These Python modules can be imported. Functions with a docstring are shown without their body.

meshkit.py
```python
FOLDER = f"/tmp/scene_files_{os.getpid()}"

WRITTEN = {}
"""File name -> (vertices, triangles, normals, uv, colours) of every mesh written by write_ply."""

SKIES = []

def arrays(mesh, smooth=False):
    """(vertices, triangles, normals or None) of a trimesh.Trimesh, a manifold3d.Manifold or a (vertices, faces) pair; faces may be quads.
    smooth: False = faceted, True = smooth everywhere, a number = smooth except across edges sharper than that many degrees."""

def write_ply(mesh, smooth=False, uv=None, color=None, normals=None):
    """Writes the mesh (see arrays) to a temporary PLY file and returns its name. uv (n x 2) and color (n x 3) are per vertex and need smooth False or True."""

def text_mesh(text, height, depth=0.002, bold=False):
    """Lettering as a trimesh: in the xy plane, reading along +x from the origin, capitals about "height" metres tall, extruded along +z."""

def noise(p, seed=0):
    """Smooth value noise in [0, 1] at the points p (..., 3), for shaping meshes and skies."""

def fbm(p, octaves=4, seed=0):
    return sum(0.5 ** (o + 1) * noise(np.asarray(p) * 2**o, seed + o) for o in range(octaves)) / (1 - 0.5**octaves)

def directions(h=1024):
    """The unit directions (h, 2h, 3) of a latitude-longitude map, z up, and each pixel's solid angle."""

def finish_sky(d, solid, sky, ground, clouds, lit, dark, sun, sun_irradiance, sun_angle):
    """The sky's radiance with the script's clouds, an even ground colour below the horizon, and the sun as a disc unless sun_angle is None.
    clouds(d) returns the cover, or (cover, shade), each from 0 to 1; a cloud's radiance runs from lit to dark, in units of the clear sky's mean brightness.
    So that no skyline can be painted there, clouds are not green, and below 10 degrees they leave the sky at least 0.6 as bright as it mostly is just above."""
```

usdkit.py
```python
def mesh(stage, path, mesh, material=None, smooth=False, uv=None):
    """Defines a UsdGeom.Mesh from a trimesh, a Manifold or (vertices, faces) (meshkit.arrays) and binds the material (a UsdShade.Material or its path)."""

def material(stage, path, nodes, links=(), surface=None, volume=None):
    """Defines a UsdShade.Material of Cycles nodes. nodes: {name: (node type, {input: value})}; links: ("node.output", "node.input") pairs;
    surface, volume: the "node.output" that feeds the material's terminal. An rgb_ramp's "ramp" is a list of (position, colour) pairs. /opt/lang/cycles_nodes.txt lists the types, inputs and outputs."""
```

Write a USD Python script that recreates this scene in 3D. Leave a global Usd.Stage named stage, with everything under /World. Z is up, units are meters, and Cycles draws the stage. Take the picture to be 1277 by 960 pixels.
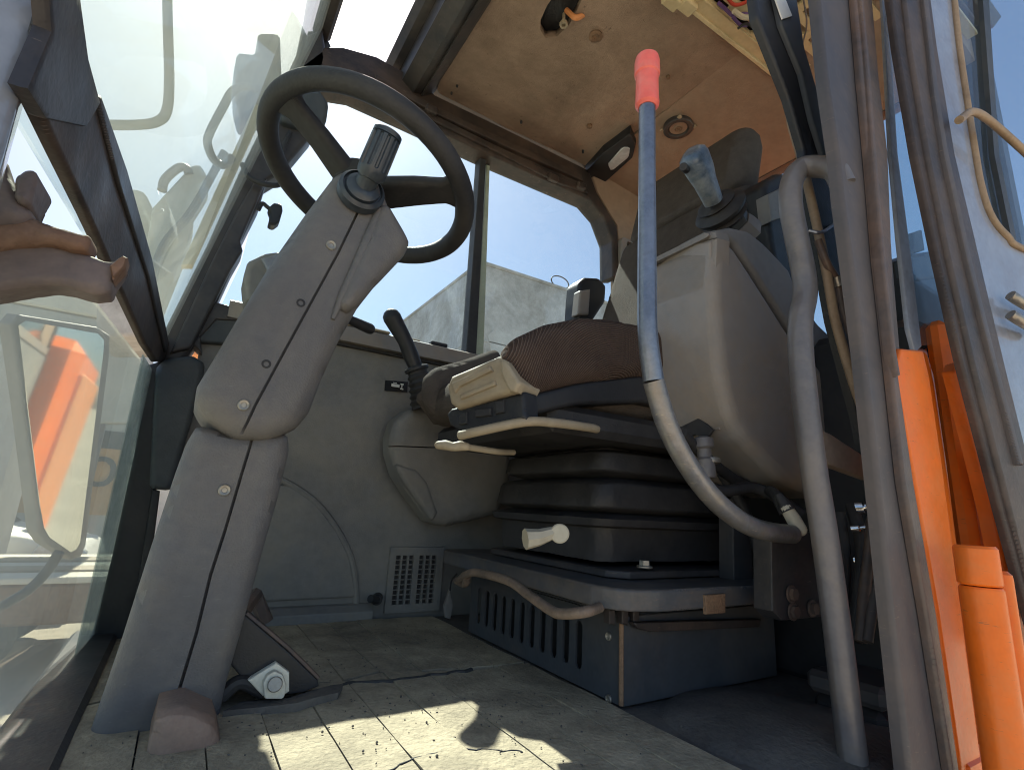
import math, warnings, numpy as np, trimesh, manifold3d as m3, shapely, usdkit, meshkit
from scipy.spatial import Delaunay
warnings.filterwarnings('ignore')
from shapely.geometry import Polygon, LineString
from shapely import affinity
from pxr import Usd, UsdGeom, UsdLux, UsdShade, Gf, Sdf

stage = Usd.Stage.CreateInMemory()
UsdGeom.SetStageUpAxis(stage, 'Z'); UsdGeom.SetStageMetersPerUnit(stage, 1.0)
UsdGeom.Xform.Define(stage, '/World'); UsdGeom.Scope.Define(stage, '/World/Looks')
A3 = lambda *a: np.array(a, float)

# ---------------------------------------------------------------- camera, sky, sun
# x runs to the rear of the cab, y to its right side, z up; the cab floor is z = 0, the yard 1.2 m lower
W, H = 1277.0, 960.0
VR, VL, VC = A3(1715, 690), A3(228, 611), A3(W/2, H/2)          # vanishing points of the cab's x and y directions
F = math.sqrt(-np.dot(VR-VC, VL-VC))
_r = A3(VR[0]-VC[0], VC[1]-VR[1], F); _r /= np.linalg.norm(_r)
_l = A3(VL[0]-VC[0], VC[1]-VL[1], F); _l /= np.linalg.norm(_l)
_u = np.cross(_l, _r); _u = _u if _u[1] > 0 else -_u
_l = np.cross(_r, _u) if np.dot(np.cross(_r, _u), _l) > 0 else -np.cross(_r, _u)
CM = np.stack([_r, _l, _u], 1)                                     # cab -> camera axes (right, up, forward)
EYE = A3(0, -.3, .27)
cam = UsdGeom.Camera.Define(stage, '/World/camera')
right, up, fwd = CM[0], CM[1], CM[2]
cam.AddTransformOp().Set(Gf.Matrix4d(*right, 0, *up, 0, *(-fwd), 0, *EYE, 1))
cam.CreateHorizontalApertureAttr(36.0); cam.CreateFocalLengthAttr(36.0*F/W)
cam.CreateClippingRangeAttr(Gf.Vec2f(0.02, 5000))
EXPOSURE = 1.35
cam.CreateExposureAttr(EXPOSURE)
SUN_EL, SUN_AZ = math.radians(51.0), math.atan2(.03, 1.0)
SUN = A3(math.sin(SUN_AZ)*math.cos(SUN_EL), math.cos(SUN_AZ)*math.cos(SUN_EL), math.sin(SUN_EL))
usdkit.material(stage, '/World/Looks/sky', {
    's': ('sky_texture', {'sky_type': 'single_scattering', 'sun_disc': False, 'sun_elevation': SUN_EL, 'sun_rotation': SUN_AZ, 'aerosol_density': 1.5, 'air_density': 1.0, 'altitude': 100.0}),
    'b': ('background_shader', {'strength': 0.064})}, [('s.color', 'b.color')], surface='b.background')
dome = UsdLux.DomeLight.Define(stage, '/World/sky')
UsdShade.MaterialBindingAPI.Apply(dome.GetPrim()).Bind(UsdShade.Material.Get(stage, '/World/Looks/sky'))
dome.GetPrim().SetCustomDataByKey('kind', 'structure')
dome.GetPrim().SetCustomDataByKey('label', 'clear hazy blue summer sky')
sun = UsdLux.DistantLight.Define(stage, '/World/sun')
sun.CreateIntensityAttr(1.25); sun.CreateAngleAttr(0.53); sun.CreateColorAttr(Gf.Vec3f(1, .90, .76))
sun.GetPrim().CreateAttribute('inputs:normalize', Sdf.ValueTypeNames.Bool).Set(True)
_z = SUN; _x = np.cross([0, 0, 1], _z); _x /= np.linalg.norm(_x); _y = np.cross(_z, _x)
sun.AddTransformOp().Set(Gf.Matrix4d(*_x, 0, *_y, 0, *_z, 0, 0, 0, 0, 1))

# ---------------------------------------------------------------- materials
LOOK = {}
def mat(name, col, rough=.55, var=.18, scale=9., bump=.15, bscale=180., metal=0., dust=None, damt=.35, dscale=5., spec=.4, coat=0., scratch=None):
    """paint, plastic or rubber with mottling, dirt in patches and a fine grain"""
    c = np.array(col, float); var = min(var*1.5, .6)
    n = {'g': ('geometry', {}), 'n1': ('noise_texture', {'scale': scale, 'detail': 5.0, 'roughness': .62}),
         'm1x': ('map_range', {'from_min': .3, 'from_max': .7, 'clamp': True}),
         'm1': ('mix_color', {'a': c*(1-var), 'b': np.minimum(c*(1+var), 1)}),
         'n3': ('noise_texture', {'scale': bscale, 'detail': 3.0}), 'n5': ('noise_texture', {'scale': scale*9, 'detail': 4.0, 'roughness': .7}), 'mv': ('mix_float', {'fac': .35}), 'b': ('bump', {'strength': bump, 'distance': .004}),
         'r': ('map_range', {'from_min': .3, 'from_max': .7, 'to_min': max(rough-.13, .05), 'to_max': min(rough+.13, 1)}),
         'p': ('principled_bsdf', {'metallic': metal, 'specular_ior_level': spec, 'coat_weight': coat})}
    l = [('g.position', 'n1.vector'), ('g.position', 'n3.vector'), ('g.position', 'n5.vector'), ('n1.fac', 'mv.a'), ('n5.fac', 'mv.b'), ('mv.result', 'm1x.value'), ('m1x.result', 'm1.fac'), ('n3.fac', 'b.height'), ('b.normal', 'p.normal'), ('n1.fac', 'r.value'), ('r.result', 'p.roughness')]
    out = 'm1.result'
    if dust is not None:
        n['n2'] = ('noise_texture', {'scale': dscale, 'detail': 9.0, 'roughness': .72, 'distortion': .4})
        n['dr'] = ('map_range', {'from_min': .42, 'from_max': .72, 'to_min': .06*damt, 'to_max': damt, 'clamp': True})
        n['m2'] = ('mix_color', {'b': dust})
        l += [('g.position', 'n2.vector'), ('n2.fac', 'dr.value'), ('dr.result', 'm2.fac'), (out, 'm2.a')]; out = 'm2.result'
    if scratch is not None:
        n['mp'] = ('mapping', {'scale': (14, 14, 90)}); n['n4'] = ('noise_texture', {'scale': 3.0, 'detail': 6.0, 'roughness': .8})
        n['sr'] = ('map_range', {'from_min': .62, 'from_max': .68, 'to_min': 0, 'to_max': .8, 'clamp': True}); n['m3'] = ('mix_color', {'b': scratch})
        l += [('g.position', 'mp.vector'), ('mp.vector', 'n4.vector'), ('n4.fac', 'sr.value'), ('sr.result', 'm3.fac'), (out, 'm3.a')]; out = 'm3.result'
    l.append((out, 'p.base_color'))
    LOOK[name] = usdkit.material(stage, '/World/Looks/' + name, n, l, surface='p.BSDF')

def pane(name, tint, dust, dcol=(.75, .74, .68), refl=.6, dscale=3.):
    """window glass: clear or mirror-like by fresnel, under an uneven film of dust"""
    n = {'g': ('geometry', {}), 't': ('transparent_bsdf', {'color': tint}), 'gl': ('glossy_bsdf', {'roughness': .02, 'color': (1, 1, 1)}), 'lw': ('layer_weight', {'blend': .5}),
         'pw': ('math', {'math_type': 'power', 'value2': 5.0}), 'f': ('math', {'math_type': 'multiply_add', 'value2': refl, 'value3': .03}),
         'mx': ('mix_closure', {}), 'd': ('diffuse_bsdf', {'color': dcol}), 'tr': ('translucent_bsdf', {'color': dcol}), 'md': ('mix_closure', {'fac': .5}),
         'n': ('noise_texture', {'scale': dscale, 'detail': 8.0, 'roughness': .65}), 'r': ('map_range', {'from_min': .3, 'from_max': .75, 'to_min': dust*.5, 'to_max': dust*1.4, 'clamp': True}), 'o': ('mix_closure', {})}
    LOOK[name] = usdkit.material(stage, '/World/Looks/' + name, n, [('lw.facing', 'pw.value1'), ('pw.value', 'f.value1'), ('f.value', 'mx.fac'), ('t.BSDF', 'mx.closure1'), ('gl.BSDF', 'mx.closure2'), ('d.BSDF', 'md.closure1'), ('tr.BSDF', 'md.closure2'),
        ('g.position', 'n.vector'), ('n.fac', 'r.value'), ('r.result', 'o.fac'), ('mx.closure', 'o.closure1'), ('md.closure', 'o.closure2')], surface='o.closure')

TAN = (.33, .27, .19)
mat('column_plastic', (.104, .102, .108), .5, .16, 7, .25, 420, dust=TAN, damt=.3, spec=.45, scratch=(.19, .185, .18))
mat('panel_grey', (.185, .182, .178), .6, .2, 5, .2, 350, dust=(.30, .26, .19), damt=.5)
mat('console_grey', (.225, .212, .202), .5, .12, 5, .16, 400, dust=(.34, .22, .11), damt=.5, dscale=4)
mat('console_dark', (.17, .165, .165), .55, .14, 6, .2, 400, dust=TAN, damt=.2)
mat('black_rubber', (.024, .024, .026), .6, .35, 12, .2, 260, dust=(.12, .10, .08), damt=.22)
mat('black_plastic', (.016, .017, .020), .45, .3, 10, .15, 300, dust=(.12, .105, .09), damt=.18)
mat('dark_paint', (.030, .030, .034), .42, .3, 8, .12, 160, dust=(.20, .15, .11), damt=.3, scratch=(.14, .11, .09))
mat('rail_brown', (.026, .021, .020), .5, .35, 9, .15, 160, dust=(.20, .13, .09), damt=.45, scratch=(.22, .14, .10))
mat('pillar_grey', (.070, .066, .069), .5, .15, 5, .08, 200, dust=(.24, .17, .12), damt=.35, scratch=(.22, .16, .12))
mat('pillar_worn', (.082, .070, .066), .45, .3, 7, .12, 200, dust=(.30, .17, .10), damt=.5, dscale=8)
mat('headliner', (.345, .25, .185), .9, .16, 4, .5, 500, dust=(.15, .105, .075), damt=.85, dscale=3.2, spec=.1, scratch=(.13, .095, .07))
mat('headliner_rear', (.34, .25, .185), .9, .16, 4, .5, 500, dust=(.20, .125, .08), damt=.4, dscale=4, spec=.1)
mat('cream_plastic', (.66, .55, .33), .6, .12, 8, .1, 300, dust=(.3, .22, .13), damt=.45)
mat('beige_plastic', (.34, .28, .195), .55, .14, 10, .1, 300, dust=(.22, .16, .1), damt=.5, dscale=14)
mat('ivory_plastic', (.50, .46, .36), .45, .12, 12, .08, 300, dust=(.3, .23, .15), damt=.45, dscale=20)
mat('tube_steel', (.21, .23, .27), .30, .16, 14, .1, 120, metal=.75, dust=(.25, .22, .18), damt=.3, dscale=12)
mat('tube_grey', (.135, .13, .138), .42, .16, 12, .1, 120, metal=.2, dust=(.30, .24, .17), damt=.45, dscale=9)
mat('tube_dirty', (.21, .21, .22), .36, .25, 14, .15, 120, metal=.6, dust=(.24, .19, .12), damt=.7, dscale=14, scratch=(.42, .36, .27))
mat('red_grip', (.80, .14, .11), .38, .1, 12, .05, 200, dust=(.6, .4, .3), damt=.3, dscale=20)
mat('boot_blue', (.018, .028, .042), .35, .2, 14, .1, 200, dust=(.2, .18, .15), damt=.2, spec=.6)
mat('worn_blue', (.055, .085, .125), .28, .35, 18, .1, 200, dust=(.36, .38, .38), damt=.7, dscale=14, spec=.6)
mat('seat_fabric', (.070, .054, .047), .95, .25, 30, .9, 900, dust=(.16, .12, .09), damt=.5, dscale=9, spec=.1)
mat('seat_plain', (.110, .092, .080), .95, .2, 30, .9, 900, dust=(.18, .15, .12), damt=.35, dscale=6, spec=.1)
mat('base_paint', (.065, .070, .078), .45, .25, 8, .12, 160, dust=(.22, .16, .11), damt=.55, dscale=9, scratch=(.25, .15, .09))
mat('box_paint', (.038, .044, .052), .5, .25, 8, .12, 160, dust=(.13, .105, .085), damt=.4, dscale=7)
mat('rust', (.19, .11, .065), .75, .4, 30, .5, 200, dust=(.30, .20, .12), damt=.6, dscale=25)
mat('rusty_bar', (.16, .12, .09), .6, .3, 20, .3, 160, metal=.15, dust=(.36, .25, .18), damt=.6, dscale=22)
mat('claw_rust', (.15, .085, .055), .6, .35, 14, .3, 120, dust=(.36, .24, .17), damt=.6, dscale=16)
mat('claw_grey', (.10, .082, .08), .5, .25, 10, .2, 120, dust=(.33, .24, .2), damt=.4, dscale=14)
mat('orange_paint', (.92, .17, .012), .32, .10, 6, .08, 160, dust=(.62, .24, .08), damt=.45, dscale=14, coat=.0, spec=.35, scratch=(.30, .12, .05))
mat('frame_brown', (.050, .042, .039), .45, .3, 9, .12, 160, dust=(.17, .12, .09), damt=.5, dscale=9, scratch=(.2, .14, .1))
mat('bracket_brown', (.23, .185, .155), .55, .25, 12, .12, 160, dust=(.34, .25, .17), damt=.5, dscale=14)
mat('orange_faded', (.72, .27, .09), .5, .1, 5, .05, 160, dust=(.6, .36, .2), damt=.4, dscale=8)
mat('door_paint', (.25, .275, .32), .22, .16, 5, .06, 140, dust=(.15, .11, .08), damt=.6, dscale=9, coat=.5, spec=.6)
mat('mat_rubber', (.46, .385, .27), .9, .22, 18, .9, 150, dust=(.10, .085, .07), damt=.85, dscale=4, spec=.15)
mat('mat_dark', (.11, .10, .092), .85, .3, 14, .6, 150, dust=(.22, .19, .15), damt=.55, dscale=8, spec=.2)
mat('brown_foot', (.26, .17, .13), .8, .2, 18, .4, 160, dust=(.38, .3, .24), damt=.5, dscale=12)
mat('zinc', (.34, .32, .28), .4, .2, 30, .1, 200, metal=.7, dust=(.3, .2, .12), damt=.4, dscale=40)
mat('chrome', (.8, .8, .8), .12, .05, 30, .02, 200, metal=1.)
mat('hose_tan', (.30, .21, .13), .6, .25, 20, .2, 160, dust=(.42, .32, .22), damt=.5, dscale=16)
mat('white_paint', (.74, .73, .69), .5, .06, 4, .08, 160, dust=(.45, .40, .33), damt=.3)
mat('hinge_white', (.70, .68, .58), .5, .1, 20, .1, 160, dust=(.3, .22, .14), damt=.4, dscale=30)
mat('concrete', (.42, .405, .38), .9, .22, 1.3, .4, 40, dust=(.13, .12, .105), damt=.95, dscale=.8, spec=.15, scratch=(.5, .49, .46))
mat('concrete_patch', (.46, .45, .42), .9, .12, 3, .3, 40, dust=(.33, .31, .28), damt=.5, dscale=2, spec=.15)
mat('yard', (.40, .36, .29), .95, .16, .8, .5, 12, dust=(.28, .24, .19), damt=.6, dscale=.35, spec=.1)
mat('shed_grey', (.42, .42, .39), .8, .08, 1.2, .1, 60, dust=(.34, .33, .30), damt=.4, dscale=.8)
mat('shed_beige', (.62, .59, .50), .8, .08, 1.2, .1, 60)
mat('band_dark', (.055, .055, .058), .6, .15, 3, .1, 60)
mat('band_tan', (.50, .29, .12), .6, .12, 3, .1, 60)
mat('sticker_black', (.012, .012, .013), .4, .1, 30, .02, 200)
mat('print_white', (.72, .72, .68), .5, .08, 60, .02, 200)
mat('wire_red', (.45, .05, .03), .5, .1, 30, .05, 200); mat('wire_purple', (.12, .07, .2), .5, .1, 30, .05, 200)
mat('tyre', (.02, .02, .02), .8, .3, 20, .3, 160)
mat('lamp_clear', (.6, .62, .65), .15, .1, 20, .02, 200, metal=.4)
pane('side_glass', (.83, .915, .945), .022, dscale=14)
pane('front_glass', (.90, .97, .93), .22, (.84, .88, .80))
pane('lower_glass', (.90, .95, .92), .15, (.7, .72, .66))
pane('edge_film', (.70, .76, .76), .24, (.46, .49, .48), dscale=14)
pane('door_glass', (.88, .95, .98), .04, (.6, .68, .75))
LOOK['mirror'] = usdkit.material(stage, '/World/Looks/mirror', {'p': ('principled_bsdf', {'metallic': 1.0, 'roughness': .04, 'base_color': (.86, .88, .84)})}, [], surface='p.BSDF')
# the ribbed upholstery of the seat's side bolster: concentric stitched arcs
def rib_look(center):
    LOOK['seat_ribbed'] = usdkit.material(stage, '/World/Looks/seat_ribbed', {
        'g': ('geometry', {}), 'mp': ('mapping', {'location': tuple(-np.array(center)), 'scale': (1, 1, 1)}),
        'w': ('wave_texture', {'wave_type': 'rings', 'rings_direction': 'y', 'profile': 'sine', 'scale': 88.0, 'distortion': 1.1, 'detail': 2.0, 'detail_scale': 3.0}),
        'r': ('map_range', {'from_min': .72, 'from_max': .98, 'to_min': 0, 'to_max': .55, 'clamp': True}),
        'n': ('noise_texture', {'scale': 26.0, 'detail': 6.0, 'roughness': .7}), 'mm': ('math', {'math_type': 'multiply'}),
        'm0': ('mix_color', {'a': (.055, .036, .030), 'b': (.095, .064, .05)}), 'm1': ('mix_color', {'b': (.30, .24, .20)}),
        'b': ('bump', {'strength': .7, 'distance': .004}), 'p': ('principled_bsdf', {'roughness': .92, 'specular_ior_level': .1})},
        [('g.position', 'mp.vector'), ('mp.vector', 'w.vector'), ('w.fac', 'r.value'), ('g.position', 'n.vector'), ('n.fac', 'm0.fac'), ('m0.result', 'm1.a'), ('r.result', 'mm.value1'), ('n.fac', 'mm.value2'),
         ('mm.value', 'm1.fac'), ('m1.result', 'p.base_color'), ('w.fac', 'b.height'), ('b.normal', 'p.normal')], surface='p.BSDF')

# ---------------------------------------------------------------- writing prims
used = {}
def path_of(name, parent):
    base = (parent if isinstance(parent, str) else str(parent.GetPath())) if parent is not None else '/World'
    k = used.get((base, name), -1) + 1; used[(base, name)] = k
    return f'{base}/{name}' + (f'_{k:03d}' if k else '')
def tag(o, label=None, cat=None, group=None, kind=None):
    p = o.GetPrim() if hasattr(o, 'GetPrim') else o
    for k, v in (('label', label), ('category', cat), ('group', group), ('kind', kind)):
        if v: p.SetCustomDataByKey(k, v)
    return p
def obj(name, mesh, look, parent=None, label=None, cat=None, group=None, kind=None, smooth=32):
    if isinstance(mesh, list): mesh = join(mesh)
    return tag(usdkit.mesh(stage, path_of(name, parent), mesh, LOOK[look], smooth=smooth), label, cat, group, kind)
def thing(name, label, cat, loc=None, group=None):
    return tag(UsdGeom.Xform.Define(stage, path_of(name, None)), label, cat, group)

# ---------------------------------------------------------------- shapes
def at(px, py, Y=None, X=None, Z=None, plane=None):
    """the point of a plane of the cab that is seen at a place in the photograph"""
    d = CM.T @ A3(px-W/2, H/2-py, F)
    if plane is not None: p0, n = plane; s = np.dot(p0-EYE, n)/np.dot(d, n)
    elif Y is not None: s = (Y-EYE[1])/d[1]
    elif X is not None: s = (X-EYE[0])/d[0]
    else: s = (Z-EYE[2])/d[2]
    return EYE + s*d
def TM(v, f): return trimesh.Trimesh(np.array(v, float), np.array(f, int), process=False)
def join(ms): return trimesh.util.concatenate([m if isinstance(m, trimesh.Trimesh) else to_tm(m) for m in ms])
def to_tm(m): q = m.to_mesh(); return TM(q.vert_properties[:, :3], q.tri_verts)
def to_m3(t):
    t = trimesh.Trimesh(t.vertices, t.faces, process=True); t.merge_vertices(); trimesh.repair.fix_normals(t)
    return m3.Manifold(m3.Mesh(np.asarray(t.vertices, np.float32), np.asarray(t.faces, np.uint32)))
def outline(p, rc, n):
    """polygon with its corners rounded by rc, as n evenly spaced points, anticlockwise"""
    g = Polygon(p).buffer(0)
    if rc > 0:
        q = g.buffer(-rc, join_style=1, resolution=10).buffer(2*rc, join_style=1, resolution=10).buffer(-rc, join_style=1, resolution=10)
        if q.geom_type == 'MultiPolygon': q = max(q.geoms, key=lambda a: a.area)
        if not q.is_empty: g = q
    if rc > 0 or n:
        L = g.exterior.length; n = n or 64
        pts = np.array([g.exterior.interpolate(L*i/n).coords[0] for i in range(n)])
    else: pts = np.array(g.exterior.coords)[:-1]
    a = np.sum(pts[:, 0]*np.roll(pts[:, 1], -1) - np.roll(pts[:, 0], -1)*pts[:, 1])
    return pts if a > 0 else pts[::-1]
def rings_mesh(rings, cap0=True, cap1=True, flat=None):
    """skin over rings of equal count; ends closed"""
    n = len(rings[0]); v = np.vstack(rings); f = []
    for k in range(len(rings)-1):
        i = np.arange(n); j = (i+1) % n; a, b = k*n, (k+1)*n
        f += [np.stack([a+i, a+j, b+j], 1), np.stack([a+i, b+j, b+i], 1)]
    for do, k in ((cap0, 0), (cap1, len(rings)-1)):
        if do:
            ring = rings[k]; c = ring.mean(0); q = ring-c; _, _, vt = np.linalg.svd(q, full_matrices=False)
            t = np.asarray(m3.triangulate([np.stack([q @ vt[0], q @ vt[1]], 1)])) if np.cross(vt[0], vt[1]) @ newell(ring) > 0 else np.asarray(m3.triangulate([np.stack([q @ vt[1], q @ vt[0]], 1)]))
            t = t + k*n; f.append(t[:, ::-1] if k == 0 else t)
    t = TM(v, np.vstack(f))
    if t.volume < 0: t.faces = t.faces[:, ::-1]
    return t
def newell(r): return np.cross(r, np.roll(r, -1, 0)).sum(0)
def prism(p2, o, u, v, w, depth, r=.0, rc=.0, n=0, rb=0., steps=4):
    """outline p2 in the frame (u, v) at o, carried along w; front edge rounded by r, back edge by rb, corners by rc"""
    p = outline(p2, rc, n)
    if r <= 0 and rb <= 0: return rings_mesh([o + p[:, :1]*u + p[:, 1:]*v + d*w for d in (0, depth)])
    g = Polygon(p).buffer(0); g = max(g.geoms, key=lambda a: a.area) if g.geom_type == 'MultiPolygon' else g
    m = max(r, rb); r_ = min(m, .98*inradius(g)); h = max(r_*.8, g.exterior.length/420, .0025)
    P = []
    for k in range(steps+1):
        d = r_*(1-math.cos(k/steps*math.pi/2)); q = g.buffer(-d, join_style=2) if k else g
        for s in ([q] if q.geom_type == 'Polygon' else list(q.geoms)):
            if s.is_empty or s.exterior.length < 1e-4: continue
            c = s.exterior.segmentize(h); P.append(np.array(c.coords)[:-1])
    P = np.vstack(P); P = P[np.unique(np.round(P, 6), axis=0, return_index=True)[1]]
    T = Delaunay(P).simplices; c = P[T].mean(1); ar = np.abs(np.cross(P[T[:, 1]]-P[T[:, 0]], P[T[:, 2]]-P[T[:, 0]]))
    T = T[shapely.contains_xy(g.buffer(1e-5), c[:, 0], c[:, 1]) & (ar > 1e-11)]
    s = np.cross(P[T[:, 1]]-P[T[:, 0]], P[T[:, 2]]-P[T[:, 0]]); T[s < 0] = T[s < 0][:, ::-1]
    dist = shapely.distance(g.exterior, shapely.points(P))
    lift = lambda rr: (lambda e: rr-np.sqrt(np.maximum(rr*rr-(rr-e)**2, 0)))(np.minimum(dist*(rr/r_ if rr > r_ else 1), rr)) if rr > 0 else np.zeros(len(P))
    rf, rbk = min(r, r_) if r > 0 else 0, min(rb, r_) if rb > 0 else 0
    put = lambda d: o + P[:, :1]*u + P[:, 1:]*v + np.asarray(d)[:, None]*w
    N = len(P); E = np.vstack([T[:, [0, 1]], T[:, [1, 2]], T[:, [2, 0]]]); key = {}
    for x, y in E: key[(x, y)] = 1
    B = np.array([(x, y) for (x, y) in key if (y, x) not in key])
    f = np.vstack([T[:, ::-1], T+N, np.stack([B[:, 0], B[:, 1], B[:, 1]+N], 1), np.stack([B[:, 0], B[:, 1]+N, B[:, 0]+N], 1)])
    t = TM(np.vstack([put(lift(rf)), put(depth-lift(rbk))]), f)
    if t.volume < 0: t.faces = t.faces[:, ::-1]
    return t
def inradius(g):
    lo, hi = 0, .5
    for _ in range(14):
        md = (lo+hi)/2
        if g.buffer(-md).is_empty: hi = md
        else: lo = md
    return lo
def frame(n):
    """axes of an upright plane whose normal is n (pointing away from the eye)"""
    w = np.array(n, float); w /= np.linalg.norm(w); v = A3(0, 0, 1) - w*w[2]
    v = v/np.linalg.norm(v) if np.linalg.norm(v) > 1e-6 else A3(0, 1, 0); u = np.cross(v, w)
    return u, v, w
def slab(pix, p0=None, nrm=(0, 1, 0), depth=.02, Y=None, X=None, Z=None, **k):
    """a piece whose front face stands in an upright plane: outline in picture points"""
    if Y is not None: p0, nrm = A3(0, Y, 0), A3(0, 1, 0)
    if X is not None: p0, nrm = A3(X, 0, 0), A3(1, 0, 0)
    if Z is not None: p0, nrm = A3(0, 0, Z), A3(0, 0, 1)
    n = np.array(nrm, float); u, v, w = frame(n)
    q = np.array([at(a, b, plane=(p0, n)) for a, b in pix]) - p0
    return prism(np.stack([q @ u, q @ v], 1), np.array(p0, float), u, v, w, depth, **k)
def prof(pts, axis, a0, a1, **k):
    """outline given in metres in the plane across an axis, carried from a0 to a1"""
    ax = {'x': (A3(0, 1, 0), A3(0, 0, 1), A3(1, 0, 0)), 'y': (A3(1, 0, 0), A3(0, 0, 1), A3(0, 1, 0)), 'z': (A3(1, 0, 0), A3(0, 1, 0), A3(0, 0, 1))}[axis]
    return prism(np.array(pts, float), ax[2]*a0, ax[0], ax[1], ax[2], a1-a0, **k)
def box(a, b, r=.003):
    a, b = np.minimum(a, b), np.maximum(a, b); r = min(r, .45*(b-a).min())
    s = [[(a[0]+r, a[1]+r), (b[0]-r, a[1]+r), (b[0]-r, b[1]-r), (a[0]+r, b[1]-r)], [(a[0], a[1]), (b[0], a[1]), (b[0], b[1]), (a[0], b[1])]]
    pts = []
    for z0, q in ((a[2], 0), (b[2], 0)):
        pts += [(x, y, z0) for x, y in s[0]]
    for z0 in (a[2]+r, b[2]-r):
        pts += [(a[0]+r, a[1], z0), (b[0]-r, a[1], z0), (b[0], a[1]+r, z0), (b[0], b[1]-r, z0), (b[0]-r, b[1], z0), (a[0]+r, b[1], z0), (a[0], b[1]-r, z0), (a[0], a[1]+r, z0)]
    return trimesh.convex.convex_hull(np.array(pts))
def rot(m, axis, deg, about):
    m = m.copy(); m.apply_transform(trimesh.transformations.rotation_matrix(math.radians(deg), axis, about)); return m
def spline(P, n=10):
    P = np.array(P, float)
    if len(P) < 3: return np.linspace(P[0], P[-1], max(n, 2))
    q = np.vstack([2*P[0]-P[1], P, 2*P[-1]-P[-2]]); out = []
    for i in range(1, len(q)-2):
        for t in np.linspace(0, 1, n, endpoint=False):
            a, b, c, d = q[i-1:i+3]
            out.append(.5*((2*b)+(-a+c)*t+(2*a-5*b+4*c-d)*t*t+(-a+3*b-3*c+d)*t**3))
    return np.array(out+[P[-1]])
def tube(P, r, sides=18, n=8, smooth=True, round_ends=False, ell=None):
    """a bar, hose or wire along a path"""
    p = spline(P, n) if smooth else np.array(P, float)
    rr = np.interp(np.linspace(0, 1, len(p)), np.linspace(0, 1, len(np.atleast_1d(r))), np.atleast_1d(r)) if np.ndim(r) else np.full(len(p), r)
    t = np.gradient(p, axis=0); t /= np.linalg.norm(t, axis=1, keepdims=True)+1e-12
    a = np.cross(t[0], [0, 0, 1.]) if abs(t[0][2]) < .9 else np.cross(t[0], [1., 0, 0]); a /= np.linalg.norm(a); R = []
    ang = np.arange(sides)*2*math.pi/sides
    if round_ends:
        e = [(math.sin(x), math.cos(x)) for x in np.linspace(.15, math.pi/2, 4)]
        pre = [(p[0]-t[0]*rr[0]*c, t[0], rr[0]*s) for s, c in e[:-1]]; post = [(p[-1]+t[-1]*rr[-1]*c, t[-1], rr[-1]*s) for s, c in e[:-1]][::-1]
    else: pre = post = []
    for q, d, x in pre + list(zip(p, t, rr)) + post:
        a = a - d*np.dot(a, d); a /= np.linalg.norm(a); b = np.cross(d, a)
        R.append(q + x*(np.cos(ang)[:, None]*a + np.sin(ang)[:, None]*b))
    return rings_mesh(R)
def ptube(P, r, **k):
    """a tube through picture points: (px, py, Y of the cab)"""
    return tube([at(a, b, Y=c) for a, b, c in P], r, **k)
def cyl(a, b, r, sides=24, r2=None, ch=.12):
    """a turned pin or disc with chamfered rims"""
    a, b = np.array(a, float), np.array(b, float); d = b-a; L = np.linalg.norm(d); c = min(ch*r, .3*L); r2 = r if r2 is None else r2
    return tube([a, a+d*c/L, b-d*c/L, b], [r-c, r, r2, r2-c], sides=sides, smooth=False)
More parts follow.
